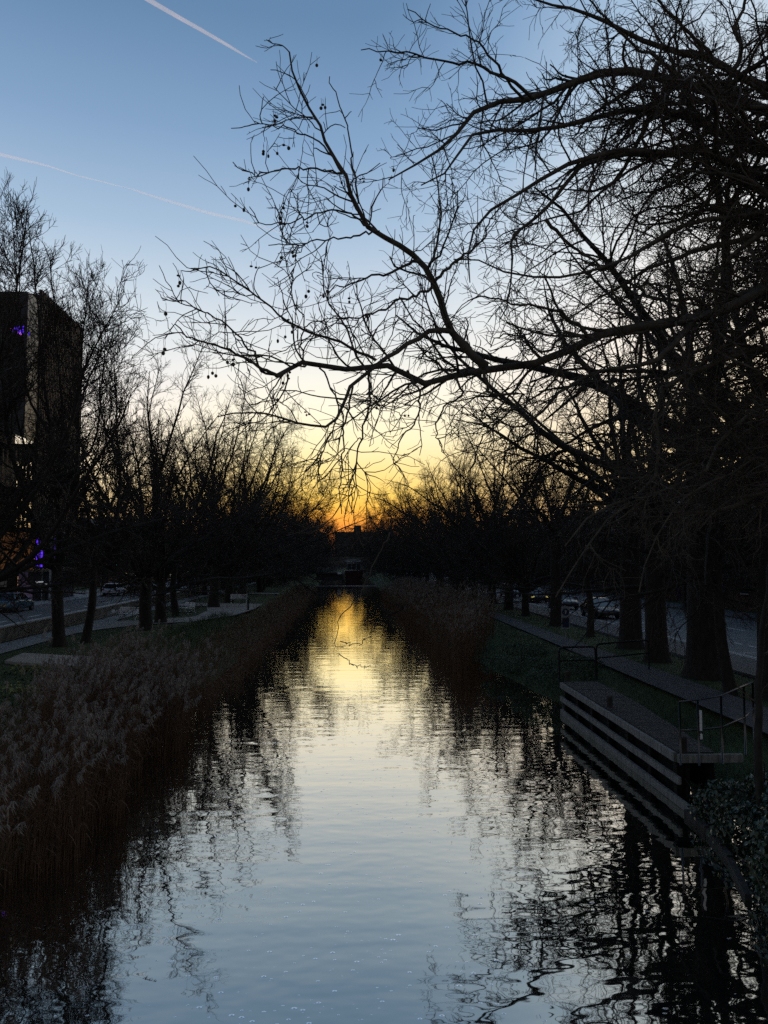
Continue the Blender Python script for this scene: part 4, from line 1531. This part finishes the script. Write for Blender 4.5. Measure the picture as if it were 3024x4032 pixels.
# ---- tree moulds
M_vase = tree_meshes(11, H=19, fork=3.6, nl=12, r=0.44, spread=(10, 78), up1=0.26, low=4, d2=1.2, L2=(1.8, 4.6), d3=2.1, d4=3.8, up=0.25, twig=0.0105)
M_vase2 = tree_meshes(12, H=19, fork=3.2, nl=13, r=0.42, spread=(10, 80), up1=0.26, low=4, d2=1.2, L2=(1.8, 4.6), d3=2.1, d4=3.8, up=0.22, droop=0.05, twig=0.0105)
M_slim = tree_meshes(13, H=13, fork=4.6, nl=6, r=0.24, spread=(12, 36), d2=1.1, lean=(0.35, 0.2), twig=0.011)
M_far = tree_meshes(14, H=19, fork=3.6, nl=15, r=0.40, spread=(8, 88), up1=0.16, d2=1.2, L2=(1.6, 4.2), d3=2.2, d4=3.4, up=0.12, twig=0.017, low=6, droop=0.08)
M_far2 = tree_meshes(15, H=19, fork=3.4, nl=16, r=0.40, spread=(8, 88), up1=0.16, d2=1.2, L2=(1.6, 4.2), d3=2.2, d4=3.4, up=0.12, twig=0.017, low=6, droop=0.08)
M_plane = tree_meshes(16, H=20, fork=7.4, nl=8, r=0.56, spread=(20, 78), up1=0.3, low=9, droop=0.75, d2=0.85, L2=(2.0, 5.0), d3=1.8, d4=3.2, twig=0.0095)
M_plane2 = tree_meshes(17, H=19, fork=7.0, nl=8, r=0.48, spread=(20, 78), up1=0.35, low=9, droop=0.7, d2=0.85, d3=1.8, d4=3.2, twig=0.0095)

# left bank, the nearer ones each with its own look
for (u, v, me, rz, sc, lab, nm) in (
        (337, 2530, M_slim, 0.4, 1.0, 'slender leaning tree just right of the nearest forked tree', 'slender_tree'),
        (574, 2482, M_vase, 1.2, 0.95, 'large bare tree with thick trunk standing on the lawn before the path', 'bare_tree'),
        (633, 2453, M_vase2, 2.6, 0.95, 'large bare tree close behind the thick trunk, at the path edge', 'bare_tree'),
        (692, 2426, M_slim, 4.4, 1.15, 'slim straight tree beside the middle bench', 'slender_tree'),
        (842, 2392, M_vase, 3.9, 1.12, 'flare based tree on the grass island between the two paths', 'bare_tree'),
        (901, 2372, M_vase2, 5.3, 1.12, 'thick straight trunked tree touching the far bench', 'bare_tree')):
    x, y = G(u, v, 1.0)
    put_tree(me, nm, lab, x, y, 1.0, rz, sc)
put_tree(M_vase, 'bare_tree', 'bare tree just outside the left edge, its fine upper branches before the office building', -15.7, 32.4, 1.0, 4.1, 1.0)
put_tree(M_vase2, 'bare_tree', 'bare tree rising at the left edge of the picture, its trunk out of view', -20.4, 30.0, 1.0, 2.2, 0.98)
tr = np.random.default_rng(3)
Y = 84.0
i = 0
while Y < 400:
    put_tree((M_vase, M_far, M_vase2, M_far2)[i % 4] if Y < 120 else (M_far, M_far2)[i % 2], 'bare_tree', 'bare tree in the dark row on the left bank beyond the far bench',
             -11.6 + tr.uniform(-0.9, 0.9) + min(0, 0.0), Y, 1.0, tr.uniform(0, 6.28), tr.uniform(0.9, 1.04) * (1.05 if Y < 120 else 0.92), 'trees in the row along the left bank')
    Y += tr.uniform(5.5, 9.0) + Y * 0.015
    i += 1
Y = 92.0
while Y < 330:
    put_tree((M_far, M_far2)[i % 2], 'bare_tree', 'bare tree in the second row between the path and the left road', -16.9 + tr.uniform(-0.3, 0.3), Y, 1.0, tr.uniform(0, 6.28), tr.uniform(0.8, 0.95),
             'trees beside the left road')
    Y += tr.uniform(14, 20)
    i += 1
for (x, y, rz) in ((-24, 112, 0.4), (-31, 100, 2.0), (-34, 118, 3.0)):
    put_tree(M_far, 'bare_tree', 'bare tree standing by the junction beyond the office building', x, y, 1.0, rz, 0.7, 'trees at the left junction')

for k, (x, y) in enumerate(((-15, 404), (-8.5, 410), (-2.5, 414), (4, 412), (10, 408))):
    put_tree((M_far, M_far2)[k % 2], 'bare_tree', 'bare tree closing the far end of the canal before the apartment block', x, y, 1.0, k * 1.3, 0.72, 'trees at the far end of the canal')

# right bank
for (x, y, me, rz, sc, lab, nm) in (
        (13.35, 23.6, M_plane2, 0.6, 1.05, 'broad dark trunk at the right edge of the picture behind the railing', 'plane_tree'),
        (13.1, 27.7, M_plane, 2.1, 1.08, 'thickest plane tree trunk on the right, between road and towpath', 'plane_tree'),
        (13.0, 31.9, M_plane2, 3.3, 0.9, 'upright plane tree trunk left of the thickest one', 'plane_tree'),
        (13.7, 36.8, M_plane, 4.4, 0.86, 'leaning plane tree trunk with spreading root flare', 'plane_tree'),
        (13.5, 42.3, M_slim, 1.5, 0.9, 'slim dark tree on the grass right of the round sign', 'slender_tree'),
        (12.2, 24.2, M_slim, 2.6, 0.85, 'thin leaning trunk between the thickest tree and the picture edge', 'slender_tree')):
    put_tree(me, nm, lab, x, y, 1.02, rz, sc, mats=(BARK, TWIG))
Y = 49.0
i = 0
while Y < 400:
    me = (M_plane2, M_vase2, M_vase)[i % 3] if Y < 110 else (M_far, M_far2)[i % 2]
    put_tree(me, 'bare_tree', 'bare tree in the dark row on the right bank beyond the round sign', 13.4 + tr.uniform(-0.7, 0.7) - (1.0 if Y > 120 else 0), Y, 1.02, tr.uniform(0, 6.28),
             (0.78 if Y < 62 else 0.9 if Y < 90 else 0.95) * tr.uniform(0.94, 1.08), 'trees in the row along the right bank')
    Y += tr.uniform(5.5, 8.5) + Y * 0.015
    i += 1
put_tree(M_far2, 'bare_tree', 'upright many stemmed tree standing nearer the water among the right reeds', 9.3, 63, 1.0, 1.0, 0.62)
Y = 40.0
while Y < 250:
    put_tree((M_far, M_far2)[i % 2], 'bare_tree', 'bare tree on the far side of the right road', 29.6, Y, 1.1, tr.uniform(0, 6.28), tr.uniform(0.7, 0.9), 'trees beyond the right road')
    Y += tr.uniform(11, 16)
    i += 1


# ================================================================== PLANTS
def strips(P, Wd_, side):
    """flat tapering ribbons: P (N,K,3), Wd_ (N,K) half widths, side (N,3)"""
    N, K = Wd_.shape
    A = P - side[:, None, :] * Wd_[:, :, None]
    B = P + side[:, None, :] * Wd_[:, :, None]
    V = np.stack([A, B], axis=2).reshape(-1, 3)
    base = (np.arange(N) * K * 2)[:, None]
    i = np.arange(K - 1)[None, :] * 2
    F = np.stack([base + i, base + i + 1, base + i + 3, base + i + 2], axis=-1).reshape(-1, 4)
    return V, F


def reed_bed(seed, xy, hh, plume, label, name='reed_bed', stem_r=0.006, hairs=16, leafn=2):
    r = np.random.default_rng(seed)
    N = len(xy)
    z0 = np.array([max(ground_z(x, y), -0.12) for x, y in xy])
    lean = r.normal(size=(N, 2)) * np.where(r.uniform(size=(N, 1)) < 0.12, 0.26, 0.10) + np.array([0.05, -0.02])
    s = np.linspace(0, 1, 5)
    P = np.zeros((N, 5, 3))
    P[:, :, 0] = xy[:, 0:1] + lean[:, 0:1] * (s ** 1.7) * hh[:, None]
    P[:, :, 1] = xy[:, 1:2] + lean[:, 1:2] * (s ** 1.7) * hh[:, None]
    P[:, :, 2] = z0[:, None] + s * hh[:, None]
    R = np.broadcast_to(stem_r * (1 - 0.55 * s), (N, 5)).copy()
    parts = [tubes(P, R, 3)]
    nstem = len(parts[0][1])
    # dry leaves
    idx = np.repeat(np.arange(N), leafn)
    M = len(idx)
    f = r.uniform(0.25, 0.85, M)
    k = np.minimum((f * 4).astype(int), 3)
    p = P[idx, k] + (P[idx, k + 1] - P[idx, k]) * (f * 4 - k)[:, None]
    a = r.uniform(0, 2 * PI, M)
    L = r.uniform(0.18, 0.42, M)
    q = np.linspace(0, 1, 4)
    LP_ = np.zeros((M, 4, 3))
    LP_[:, :, 0] = p[:, 0:1] + np.cos(a)[:, None] * L[:, None] * q
    LP_[:, :, 1] = p[:, 1:2] + np.sin(a)[:, None] * L[:, None] * q
    LP_[:, :, 2] = p[:, 2:3] + L[:, None] * (0.55 * q - 1.0 * q * q)
    side = np.stack([-np.sin(a), np.cos(a), 0 * a], axis=1)
    lw = np.broadcast_to(np.array([0.004, 0.009, 0.006, 0.0008]), (M, 4))
    parts.append(strips(LP_, lw, side))
    nleaf = len(parts[1][1])
    # plumes: many fine hairs hanging to the lee side
    has = np.where(plume)[0]
    idx = np.repeat(has, hairs)
    M = len(idx)
    npl = 0
    if M:
        f = r.uniform(0, 1, M)
        top = P[idx, 4]
        axis = nrmz(np.concatenate([lean, np.full((N, 1), 1.0)], axis=1))[idx]
        pl = r.uniform(0.12, 0.32, N)[idx]
        droop_dir = nrmz(np.concatenate([lean * 8 + np.array([0.5, 0.0]), np.full((N, 1), 0.0)], axis=1))[idx]
        st = top - axis * (0.06 - f * pl)[:, None] + droop_dir * (f * f * 0.09)[:, None] - np.array([0, 0, 1.0]) * (f * f * 0.05)[:, None]
        hl = r.uniform(0.05, 0.12, M) * (1.15 - 0.6 * f)
        dirn = nrmz(droop_dir * 0.55 + r.normal(size=(M, 3)) * 0.55 + np.array([0, 0, 0.35]))
        q = np.linspace(0, 1, 3)
        HP = st[:, None, :] + dirn[:, None, :] * (hl[:, None] * q)[:, :, None] - np.array([0, 0, 1.0]) * (hl[:, None] * q * q * 0.9)[:, :, None]
        side = nrmz(np.cross(dirn, r.normal(size=(M, 3))))
        hw = np.broadcast_to(np.array([0.005, 0.0075, 0.002]), (M, 3))
        parts.append(strips(HP, hw, side))
        npl = len(parts[2][1])
    V, F = merge(parts)
    mi = np.concatenate([np.zeros(nstem + nleaf), np.ones(npl)])
    o = link(name, np_mesh(name, V, F, True, mi), [REEDM, PLUME])
    return tag(o, label, 'reeds', kind='stuff')


r = np.random.default_rng(31)


def scatter(n, f):
    o = []
    while len(o) < n:
        p = f(r)
        if p is not None:
            o.append(p)
    return np.array(o)


def left_bed(r):
    y = 8.2 + 21.0 * r.uniform() ** 0.85
    x = r.uniform(-8.3, -4.55)
    edge = -4.9 + 0.35 * math.sin(y * 0.9) + 0.25 * math.sin(y * 2.3 + 1)
    if x < np.interp(y, [8, 11, 13, 16, 19, 23, 31], [-5.3, -5.6, -6.1, -6.9, -7.4, -7.6, -7.6]) + 0.25 * math.sin(y * 1.7) + 0.3 * r.normal():
        return None
    if x > edge or (y > 25 and r.uniform() < (y - 25) / 5):
        return None
    return (x, y)


xy = scatter(4600, left_bed)
hh = r.uniform(1.65, 2.6, len(xy)) * (0.70 + 0.30 * np.sin(xy[:, 1] * 0.9 + xy[:, 0] * 1.7 + 0.6 * np.sin(xy[:, 1] * 2.3)) ** 2)
reed_bed(41, xy, hh, r.uniform(size=len(xy)) < 0.25, 'dense bed of brown reeds with pale feathery plumes on the left bank', hairs=46, leafn=1)


def left_far(r):
    y = r.uniform(29, 125)
    x = r.uniform(-7.4, -4.7 + 0.3 * math.sin(y * 0.8))
    return (x, y)


xy = scatter(4200, left_far)
hh = r.uniform(0.5, 1.25, len(xy))
reed_bed(42, xy, hh, r.uniform(size=len(xy)) < 0.12, 'low brown reeds and dry stems along the left water edge', hairs=10, stem_r=0.008, leafn=4)


def right_far(r):
    y = 36 + 80 * r.uniform() ** 1.1
    x = r.uniform(4.9 + 0.3 * math.sin(y * 0.7), 8.6 if y > 44 else 5.6 + (y - 36) * 0.37)
    return (x, y)


xy = scatter(4200, right_far)
hh = r.uniform(1.4, 2.4, len(xy)) * np.clip(1.25 - (xy[:, 1] - 36) / 160, 0.7, 1.2)
reed_bed(43, xy, hh, r.uniform(size=len(xy)) < 0.7, 'grey brown reed bed with pale plumes on the right water edge', hairs=14, stem_r=0.009)


def leaves(name, label, cat, pts, nrm, size, m, seed, kind=None, parent=None, aspect=0.62, part=None):
    r = np.random.default_rng(seed)
    N = len(pts)
    n = nrmz(nrm + r.normal(size=(N, 3)) * 0.55)
    d = nrmz(np.cross(n, r.normal(size=(N, 3))))
    d = nrmz(d - np.array([0, 0, 0.5]))
    sd_ = nrmz(np.cross(n, d))
    s = (size * r.uniform(0.6, 1.3, N))[:, None]
    # folded six-cornered leaf: two quads either side of the midrib
    base, tip = pts, pts + d * s
    m1, m2 = pts + d * s * 0.3, pts + d * s * 0.65
    up = n * s * 0.10
    L1, L2 = m1 + sd_ * s * aspect * 0.5 + up, m2 + sd_ * s * aspect * 0.42 + up
    R1_, R2_ = m1 - sd_ * s * aspect * 0.5 + up, m2 - sd_ * s * aspect * 0.42 + up
    V = np.stack([base, L1, L2, tip, R2_, R1_], axis=1).reshape(-1, 3)
    b0 = np.arange(N)[:, None] * 6
    F = np.concatenate([b0 + np.array([[0, 1, 2, 3]]), b0 + np.array([[0, 3, 4, 5]])])
    me = np_mesh(name, V, F)
    return me


def ellip(r, n, c, rad, low=-0.6):
    d = nrmz(r.normal(size=(n * 2, 3)))
    d = d[d[:, 2] > low][:n]
    q = r.uniform(0.72, 1.04, (len(d), 1))
    return np.array(c) + d * np.array(rad) * q, d


# ivy clad shrubs on the near right bank
def ivy(label, blobs, n, size, seed, x0, y0, group=None, stems=True, m=LEAFD, name='ivy_bush'):
    r = np.random.default_rng(seed)
    t = thing(name, label, 'bush', (x0, y0, 0.3), 0, group)
    ps, ns = [], []
    tot = sum(b[3] * b[4] for b in blobs)
    for (cx, cy, cz, a, c_) in blobs:
        p, d = ellip(r, int(n * a * c_ / tot), (cx, cy, cz), (a, a, c_))
        keep = p[:, 2] > np.array([max(ground_z(q[0], q[1]), 0) for q in p]) - 0.02
        ps.append(p[keep])
        ns.append(d[keep])
    p, d = np.concatenate(ps), np.concatenate(ns)
    o = np.array([x0, y0, 0.3])
    me = leaves('foliage', None, None, p - o, d, size, m, seed)
    link('foliage', me, m, t)
    if stems:
        sp = np.array([[b[0], b[1], ground_z(b[0], b[1]) - 0.1] for b in blobs for k in range(4)])
        P, R = walk(r, sp - o, np.tile([[0, 0, 1.0]], (len(sp), 1)) + r.normal(size=(len(sp), 3)) * 0.6, r.uniform(0.7, 1.6, len(sp)), 7, 0.3, 0.3, np.full(len(sp), 0.02), np.full(len(sp), 0.006))
        Pk, Rk = kids(r, P, R, 5, (0.2, 0.6), (30, 70), 4, 0.25, 0.1, 0.5, 0.004)
        V, F = merge([tubes(P, R, 5), tubes(Pk, Rk, 3)])
        link('stem', np_mesh('stem', V, F), BARK, t)
    return t


ivy('glossy dark ivy mound under the near end of the boardwalk', [(7.6, 15.3, 0.30, 0.7, 0.6), (8.6, 14.7, 0.6, 0.95, 0.7), (7.5, 14.2, 0.25, 0.75, 0.6), (9.4, 15.0, 0.7, 0.9, 0.6), (8.2, 13.6, 0.5, 0.9, 0.7)], 7000, 0.085, 51, 8.1, 14.6)
ivy('dense dark ivy covered bush leaning over the water at the right edge', [(7.3, 12.2, 0.55, 0.85, 0.8), (7.9, 12.8, 0.9, 0.9, 0.8), (6.7, 11.1, 0.4, 0.7, 0.55), (7.4, 11.0, 0.9, 0.9, 0.8), (8.3, 11.6, 1.3, 1.0, 0.9)], 8200, 0.09, 52, 7.4, 11.8)
ivy('dark bush in the bottom right corner by the water', [(6.2, 9.3, 0.3, 0.8, 0.5), (6.9, 9.9, 0.8, 0.9, 0.8), (6.0, 8.4, 0.2, 0.7, 0.45)], 4200, 0.08, 53, 6.3, 9.2)
ivy('low nettle clump below the far barrier hoop', [(7.6, 29.5, 0.7, 0.9, 0.4), (8.6, 29.2, 1.0, 0.9, 0.35), (9.4, 31.0, 1.1, 1.0, 0.3), (7.8, 32.5, 0.8, 1.0, 0.4), (7.0, 34.5, 0.5, 1.0, 0.5), (8.4, 36, 1.0, 1.1, 0.35)], 5200, 0.09, 54, 8.2, 31, stems=False, m=mat('nettle_leaf', (0.026, 0.045, 0.024), 0.6, col2=(0.06, 0.09, 0.05), scale=5), name='nettle_clump')
# saplings by the ivy at the right edge
def sapling(label, pts, r0, seed, m=BARKP, dens=2.2, LL=(0.4, 1.1), name='sapling'):
    r = np.random.default_rng(seed)
    P = resample(pts, 16, 0.02, r)[None]
    R = np.linspace(r0, r0 * 0.25, 16)[None]
    a, ra = kids(r, P, R, dens, LL, (30, 65), 7, 0.2, 0.25, 0.5, 0.006, 0.02, 0.2, 0.4)
    c, rc = kids(r, a, ra, 4, (0.15, 0.5), (25, 65), 4, 0.2, 0.2, 0.6, 0.004)
    o = np.array(pts[0])
    t = thing(name, label, 'tree', tuple(o))
    V, F = tubes(P - o, R, 10)
    link('trunk', np_mesh('trunk', V, F), m, t)
    V, F = merge([tubes(a - o, ra, 4), tubes(c - o, rc, 3)])
    link('crown', np_mesh('crown', V, F), TWIGP, t)
    return t


q0, q1, q2 = W(3010, 3260, 14.0), W(2985, 2900, 14.2), W(2960, 2640, 14.6)
sapling('brown slim sapling trunk at the right edge in front of the railing', [tuple(W(3000, 3230, 14.0)), tuple(W(2985, 3000, 14.1)), tuple(W(2975, 2820, 14.3)), tuple(W(2990, 2620, 14.6)), tuple(W(3040, 2200, 15)), tuple(W(3080, 1800, 15.4))], 0.085, 61, m=BARK)
sapling('bare curved shoot arching over the dark corner bush', [tuple(W(3060, 3560, 10.4)), tuple(W(2960, 3440, 10.6)), tuple(W(2890, 3330, 10.9)), tuple(W(2860, 3260, 11.2))], 0.012, 62, dens=1.5, LL=(0.2, 0.5), name='bare_shoot')

# shrubs on the traffic island
for i, (u, v, Yq) in enumerate(((742, 2290, 122), (790, 2294, 120), (835, 2292, 124), (705, 2285, 128))):
    p = W(u, v, Yq)
    ivy('rounded brown green shrub on the planted island at the junction', [(p[0], Yq, 1.6, 1.5, 0.9), (p[0] + 1.2, Yq + 0.5, 1.5, 1.2, 0.7)], 900, 0.22, 70 + i, p[0], Yq, 'shrubs on the planted island', stems=False, m=LEAFB, name='island_shrub')
b = MB()
b.prism([(-31, 114), (-21, 112), (-19.3, 116), (-21, 132), (-32, 134)], 1.0, 1.12)
tag(b.build('traffic_island', PAVEM), kind='structure')


# grass blades and ground cover
def tufts(seed, n, f, h, label, m=BLADE, name='grass'):
    r = np.random.default_rng(seed)
    xy = np.array([f(r) for _ in range(n)])
    z = np.array([ground_z(x, y) for x, y in xy])
    ok = z > 0.02
    xy, z = xy[ok], z[ok]
    N = len(xy)
    a = r.uniform(0, 2 * PI, N)
    L = r.uniform(h[0], h[1], N)
    q = np.linspace(0, 1, 3)
    P = np.zeros((N, 3, 3))
    b_ = r.uniform(0.2, 0.9, N)
    P[:, :, 0] = xy[:, 0:1] + np.cos(a)[:, None] * (L * b_)[:, None] * q ** 1.6
    P[:, :, 1] = xy[:, 1:2] + np.sin(a)[:, None] * (L * b_)[:, None] * q ** 1.6
    P[:, :, 2] = z[:, None] - 0.02 + L[:, None] * q
    side = np.stack([-np.sin(a), np.cos(a), 0 * a], axis=1)
    wd_ = np.broadcast_to(np.array([0.007, 0.006, 0.001]), (N, 3))
    V, F = strips(P, wd_, side)
    return tag(link(name, np_mesh(name, V, F), m), label, 'grass', kind='stuff')


tufts(81, 9000, lambda r: (r.uniform(-10.0, -7.4), r.uniform(12, 60)), (0.15, 0.5), 'rough dark grass on the left bank above the reeds')
tufts(82, 9000, lambda r: (r.uniform(7.0, 10.2) if r.uniform() < 0.8 else r.uniform(8.6, 10.2), r.uniform(15, 60)), (0.06, 0.25), 'rough grass on the right bank slope')
tufts(83, 9000, lambda r: (r.uniform(-15.4, -10.0), r.uniform(28, 50)), (0.03, 0.09), 'short lawn grass around the left trees')
tufts(84, 6000, lambda r: (r.uniform(12.0, 14.5), r.uniform(22, 70)), (0.04, 0.12), 'verge grass beneath the right hand trees')
rr_ = np.random.default_rng(90)
n = 3000
px = rr_.uniform(-12.5, -8.2, n)
py = rr_.uniform(15, 30.5, n)
pz = np.array([ground_z(a, c) for a, c in zip(px, py)]) + 0.16 * rr_.uniform(0, 1, n) + 0.14 * (np.sin(px * 2.3) * np.sin(py * 1.7) > 0.1)
me = leaves('ground_cover', None, None, np.stack([px, py, pz], 1), np.tile([[0, 0, 1.0]], (n, 1)), 0.10, None, 91)
tag(link('ground_cover', me, mat('cover_leaf', (0.02, 0.035, 0.014), 0.6, col2=(0.05, 0.07, 0.03), scale=2)), 'low leafy ground cover between landing slab and reeds', 'ground cover', kind='stuff')
n = 220
px = np.concatenate([rr_.normal(-11.6, 0.5, n // 2), rr_.normal(-10.3, 0.35, n // 2)])
py = np.concatenate([rr_.normal(29.6, 0.35, n // 2), rr_.normal(25.0, 0.35, n // 2)])
me = leaves('yellow_plant', None, None, np.stack([px, py, 1.12 + 0.25 * rr_.uniform(size=n)], 1), np.tile([[0, 0, 1.0]], (n, 1)), 0.12, None, 92)
tag(link('yellow_plant', me, LEAFY), 'yellowish leafy plants growing at the near edge of the landing slab', 'plant', kind='stuff')

# specks floating on the canal
n = 950
px, py = rr_.normal(0.2, 1.9, n), 8.3 + 16 * rr_.uniform(size=n) ** 1.6
sz = 0.006 + 0.020 * rr_.uniform(size=n) ** 2.2
q = np.arange(6) * PI / 3
rings = []
for rad_, hz in ((1.0, -0.002), (0.93, 0.10), (0.35, 0.13)):
    rings.append(np.stack([px[:, None] + np.cos(q) * sz[:, None] * 1.7 * rad_, py[:, None] + np.sin(q) * sz[:, None] * rad_, np.broadcast_to((hz * sz * 0.8)[:, None], (n, 6))], axis=2))
V = np.stack(rings, axis=1).reshape(-1, 3)
b0 = np.arange(n)[:, None, None, None] * 18
ii = np.arange(2)[None, :, None, None] * 6
kk = np.arange(6)[None, None, :, None]
k2 = (kk + 1) % 6
F = np.concatenate([b0 + ii + kk, b0 + ii + k2, b0 + ii + 6 + k2, b0 + ii + 6 + kk], axis=3).reshape(-1, 4)
tag(link('floating_specks', np_mesh('floating_specks', V, F, False), mat('froth', (0.9, 0.9, 0.9), 0.2, metal=1.0, var=0.06)), 'pale specks of froth floating on the near water', 'froth', kind='stuff')


# ------------------------------------------------------------------ vapour trails
def trail_material(name, alpha):
    m = bpy.data.materials.new(name)
    m.use_nodes = True
    t = m.node_tree
    t.nodes.clear()
    o = t.nodes.new('ShaderNodeOutputMaterial')
    mx = t.nodes.new('ShaderNodeMixShader')
    tr_ = t.nodes.new('ShaderNodeBsdfTransparent')
    ad = t.nodes.new('ShaderNodeAddShader')
    df = t.nodes.new('ShaderNodeBsdfDiffuse')
    tl = t.nodes.new('ShaderNodeBsdfTranslucent')
    df.inputs['Color'].default_value = (0.84, 0.9, 0.95, 1)
    tl.inputs['Color'].default_value = (0.84, 0.9, 0.95, 1)
    t.links.new(df.outputs[0], ad.inputs[0])
    t.links.new(tl.outputs[0], ad.inputs[1])
    tcn = t.nodes.new('ShaderNodeTexCoord')
    nz = t.nodes.new('ShaderNodeTexNoise')
    nz.inputs['Scale'].default_value = 0.0016
    nz.inputs['Detail'].default_value = 4
    t.links.new(tcn.outputs['Object'], nz.inputs['Vector'])
    mr = t.nodes.new('ShaderNodeMapRange')
    mr.inputs['From Min'].default_value = 0.3
    mr.inputs['From Max'].default_value = 0.7
    mr.inputs['To Min'].default_value = alpha * 0.6
    mr.inputs['To Max'].default_value = alpha * 1.2
    t.links.new(nz.outputs['Fac'], mr.inputs['Value'])
    t.links.new(mr.outputs[0], mx.inputs['Fac'])
    t.links.new(tr_.outputs[0], mx.inputs[1])
    t.links.new(ad.outputs[0], mx.inputs[2])
    t.links.new(mx.outputs[0], o.inputs['Surface'])
    return m


def trail(label, pts, widths, alpha, name):
    P = np.array([W(u, v, 9000.0) for u, v in pts])
    c = P[0].copy()
    b = MB()
    b.tube([tuple(p - c) for p in P], [w * 9000 / FPX / 2 for w in widths], 12, False)
    tag(b.build('vapour_trail', trail_material(name, alpha), None, tuple(c), smooth=True), label, 'vapour trail')


trail('bright vapour trail slanting down to a fine point high in the sky', [(520, -40), (600, 8), (700, 66), (800, 122), (900, 180), (960, 216), (1012, 246)], [19, 18, 16, 14, 11, 7, 2], 0.24, 'trail_ice')
trail('faint vapour trail ending behind the outer plane branches', [(520, 745), (620, 778), (720, 808), (820, 838), (960, 870), (1130, 925)], [6, 9, 11, 11, 10, 4], 0.15, 'trail_ice_faint')
trail('short vapour trail at the left edge of the sky', [(-40, 598), (60, 622), (120, 636), (185, 652), (300, 690), (520, 745)], [13, 12, 10, 6, 4, 3], 0.20, 'trail_ice_left')
